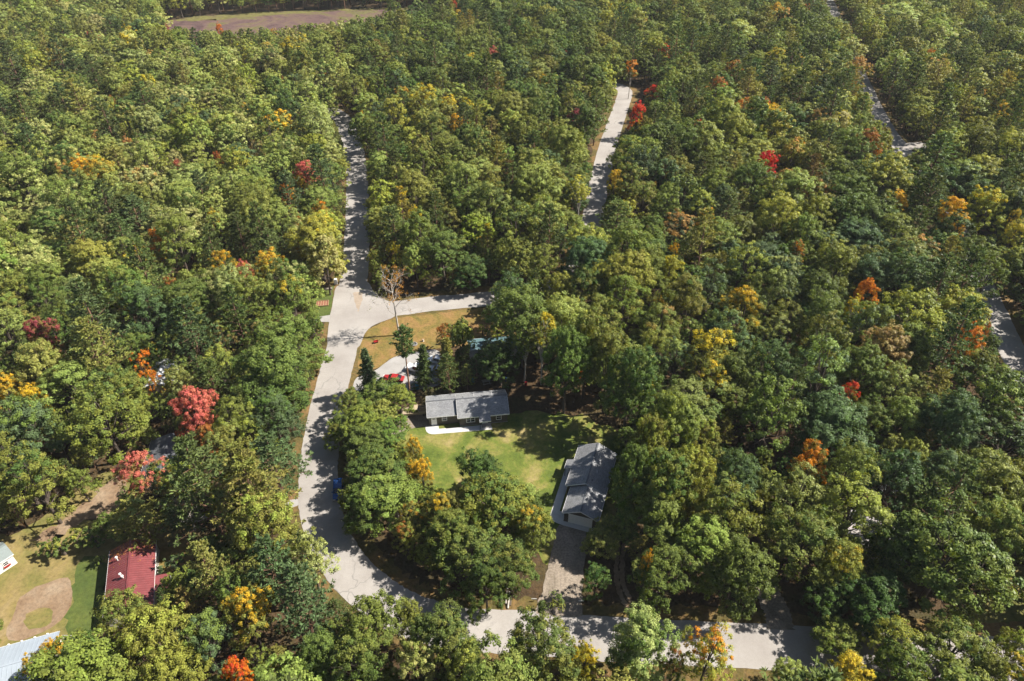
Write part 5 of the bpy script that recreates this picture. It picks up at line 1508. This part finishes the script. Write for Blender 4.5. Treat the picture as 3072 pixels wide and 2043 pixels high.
def plant(t):
    key = t['key']
    protos, Hh, Rr = PROTO[key]
    i = int(t['rot'] * 1000) % len(protos)
    nm = NAME[key]
    grp = GRP[nm] if t['name'] not in ('yellow', 'gold', 'orange', 'red', 'scarlet', 'pink', 'crimson', 'rust', 'peach') else 'trees in autumn colour'
    if grp == 'trees in autumn colour' and key == 'maple': nm = 'autumn_tree'
    r = empty(nm, (t['x'], t['y'], 0), t['rot'], t['label'], 'bush' if key == 'shrub' else 'tree', grp)
    r.scale = (t['r'] / Rr, t['r'] / Rr, t['h'] / Hh)
    tr = bpy.data.objects.new('trunk', trunk_mesh(key, i)); COL.objects.link(tr); tr.parent = r
    c = bpy.data.objects.new('crown', crown_mesh(key, i)); COL.objects.link(c); c.parent = r
    c['tint'] = [float(v) for v in t['t1']]; c['tint2'] = [float(v) for v in t['t2']]; c['turn'] = float(t['turn'])


def in_view(t):
    q, dep = proj([(t['x'], t['y'], t['h'] * 0.8)])
    return -10 < q[0, 0] < W + 10 and -20 < q[0, 1] < HH + 20, t['r'] / dep[0]

indiv, rest = [], []
cap = {'broadleaf_tree': 290, 'pine_tree': 110, 'slender_tree': 60, 'bush': 60, 'young_conifer': 30}
cnt = {}
for t in sorted(TREES, key=lambda t: (not t['hand'], -in_view(t)[1])):
    v, s = in_view(t)
    nm = NAME[t['key']]
    aut = t['hand'] and t['name'] in ('yellow', 'gold', 'orange', 'red', 'scarlet', 'pink', 'crimson', 'rust', 'peach')
    if v and (aut or cnt.get(nm, 0) < cap[nm]):
        indiv.append(t)
        if not aut: cnt[nm] = cnt.get(nm, 0) + 1
    else:
        rest.append(t)
indiv.sort(key=lambda t: -t['py'])
label_all(indiv)
for t in indiv:
    plant(t)

# ------------------------------------------------------------------ the far forest, one mass
fc = bpy.data.collections.new('far_tree_kinds')
kinds = []
for key in ('oak_far', 'maple_far', 'pine_far'):
    for i in range(len(PROTO[key][0])):
        o = bpy.data.objects.new('%02d_%s' % (len(kinds), key), joined_mesh(key, i))
        fc.objects.link(o); kinds.append(key)
SUB = {'oak': 'oak_far', 'maple': 'maple_far', 'thin': 'maple_far', 'aspen': 'maple_far', 'pine': 'pine_far', 'fir': 'pine_far', 'redpine': 'pine_far', 'shrub': 'oak_far'}
pts = np.array([(t['x'], t['y'], 0) for t in rest], np.float32)
me = bpy.data.meshes.new('forest')
me.from_pydata([tuple(p) for p in pts], [], [])
def pa(name, typ, vals, fld):
    a = me.attributes.new(name, typ, 'POINT')
    a.data.foreach_set(fld, np.asarray(vals, np.float32 if typ != 'INT' else np.int32).ravel())
idx, scl = [], []
for t in rest:
    k = SUB[t['key']]
    cand = [i for i, n_ in enumerate(kinds) if n_ == k]
    idx.append(cand[int(t['rot'] * 1000) % len(cand)])
    _, Hh, Rr = PROTO[k]
    scl.append((t['r'] / Rr, t['r'] / Rr, t['h'] / Hh))
pa('kind_index', 'INT', idx, 'value')
pa('size', 'FLOAT_VECTOR', scl, 'vector')
pa('spin', 'FLOAT_VECTOR', [(0, 0, t['rot']) for t in rest], 'vector')
pa('tint', 'FLOAT_VECTOR', [t['t1'] for t in rest], 'vector')
pa('tint2', 'FLOAT_VECTOR', [t['t2'] for t in rest], 'vector')
pa('turn', 'FLOAT', [t['turn'] for t in rest], 'value')
fo = bpy.data.objects.new('forest', me)
COL.objects.link(fo)
tag(fo, 'unbroken mixed forest canopy stretching behind and around the nearer trees', 'forest', kind='stuff')
ng = bpy.data.node_groups.new('forest_canopy', 'GeometryNodeTree')
ng.interface.new_socket('Geometry', in_out='INPUT', socket_type='NodeSocketGeometry')
ng.interface.new_socket('Geometry', in_out='OUTPUT', socket_type='NodeSocketGeometry')
gi = ng.nodes.new('NodeGroupInput'); go = ng.nodes.new('NodeGroupOutput')
ci = ng.nodes.new('GeometryNodeCollectionInfo'); ci.inputs['Collection'].default_value = fc
ci.inputs['Separate Children'].default_value = True; ci.inputs['Reset Children'].default_value = True
ip = ng.nodes.new('GeometryNodeInstanceOnPoints'); ip.inputs['Pick Instance'].default_value = True
def na(nm, dt):
    n_ = ng.nodes.new('GeometryNodeInputNamedAttribute'); n_.data_type = dt; n_.inputs[0].default_value = nm
    return next(s for s in n_.outputs if s.enabled and s.name == 'Attribute')
ng.links.new(gi.outputs[0], ip.inputs['Points'])
ng.links.new(ci.outputs[0], ip.inputs['Instance'])
ng.links.new(na('kind_index', 'INT'), ip.inputs['Instance Index'])
e2r = ng.nodes.new('FunctionNodeEulerToRotation')
ng.links.new(na('spin', 'FLOAT_VECTOR'), e2r.inputs[0])
ng.links.new(e2r.outputs[0], ip.inputs['Rotation'])
ng.links.new(na('size', 'FLOAT_VECTOR'), ip.inputs['Scale'])
ng.links.new(ip.outputs[0], go.inputs[0])
md = fo.modifiers.new('canopy', 'NODES'); md.node_group = ng
print('INDIV', len(indiv), 'REST', len(rest))


# ------------------------------------------------------------------ thin air haze
hm = bpy.data.materials.new('air'); hm.use_nodes = True
hn = hm.node_tree
for n_ in list(hn.nodes):
    if n_.type == 'BSDF_PRINCIPLED': hn.nodes.remove(n_)
pv_ = hn.nodes.new('ShaderNodeVolumePrincipled')
pv_.inputs['Color'].default_value = (0.9, 0.94, 1.0, 1)
pv_.inputs['Density'].default_value = 0.00007
pv_.inputs['Anisotropy'].default_value = 0.0
hn.links.new(pv_.outputs[0], hn.nodes['Material Output'].inputs['Volume'])
MATS['air'] = hm
hz = MB().box(-2600, 2600, -1300, 3100, -1.0, 106.0).build('haze', 'air')
tag(hz, 'thin pale haze in the air over the whole forest', 'haze', kind='stuff')
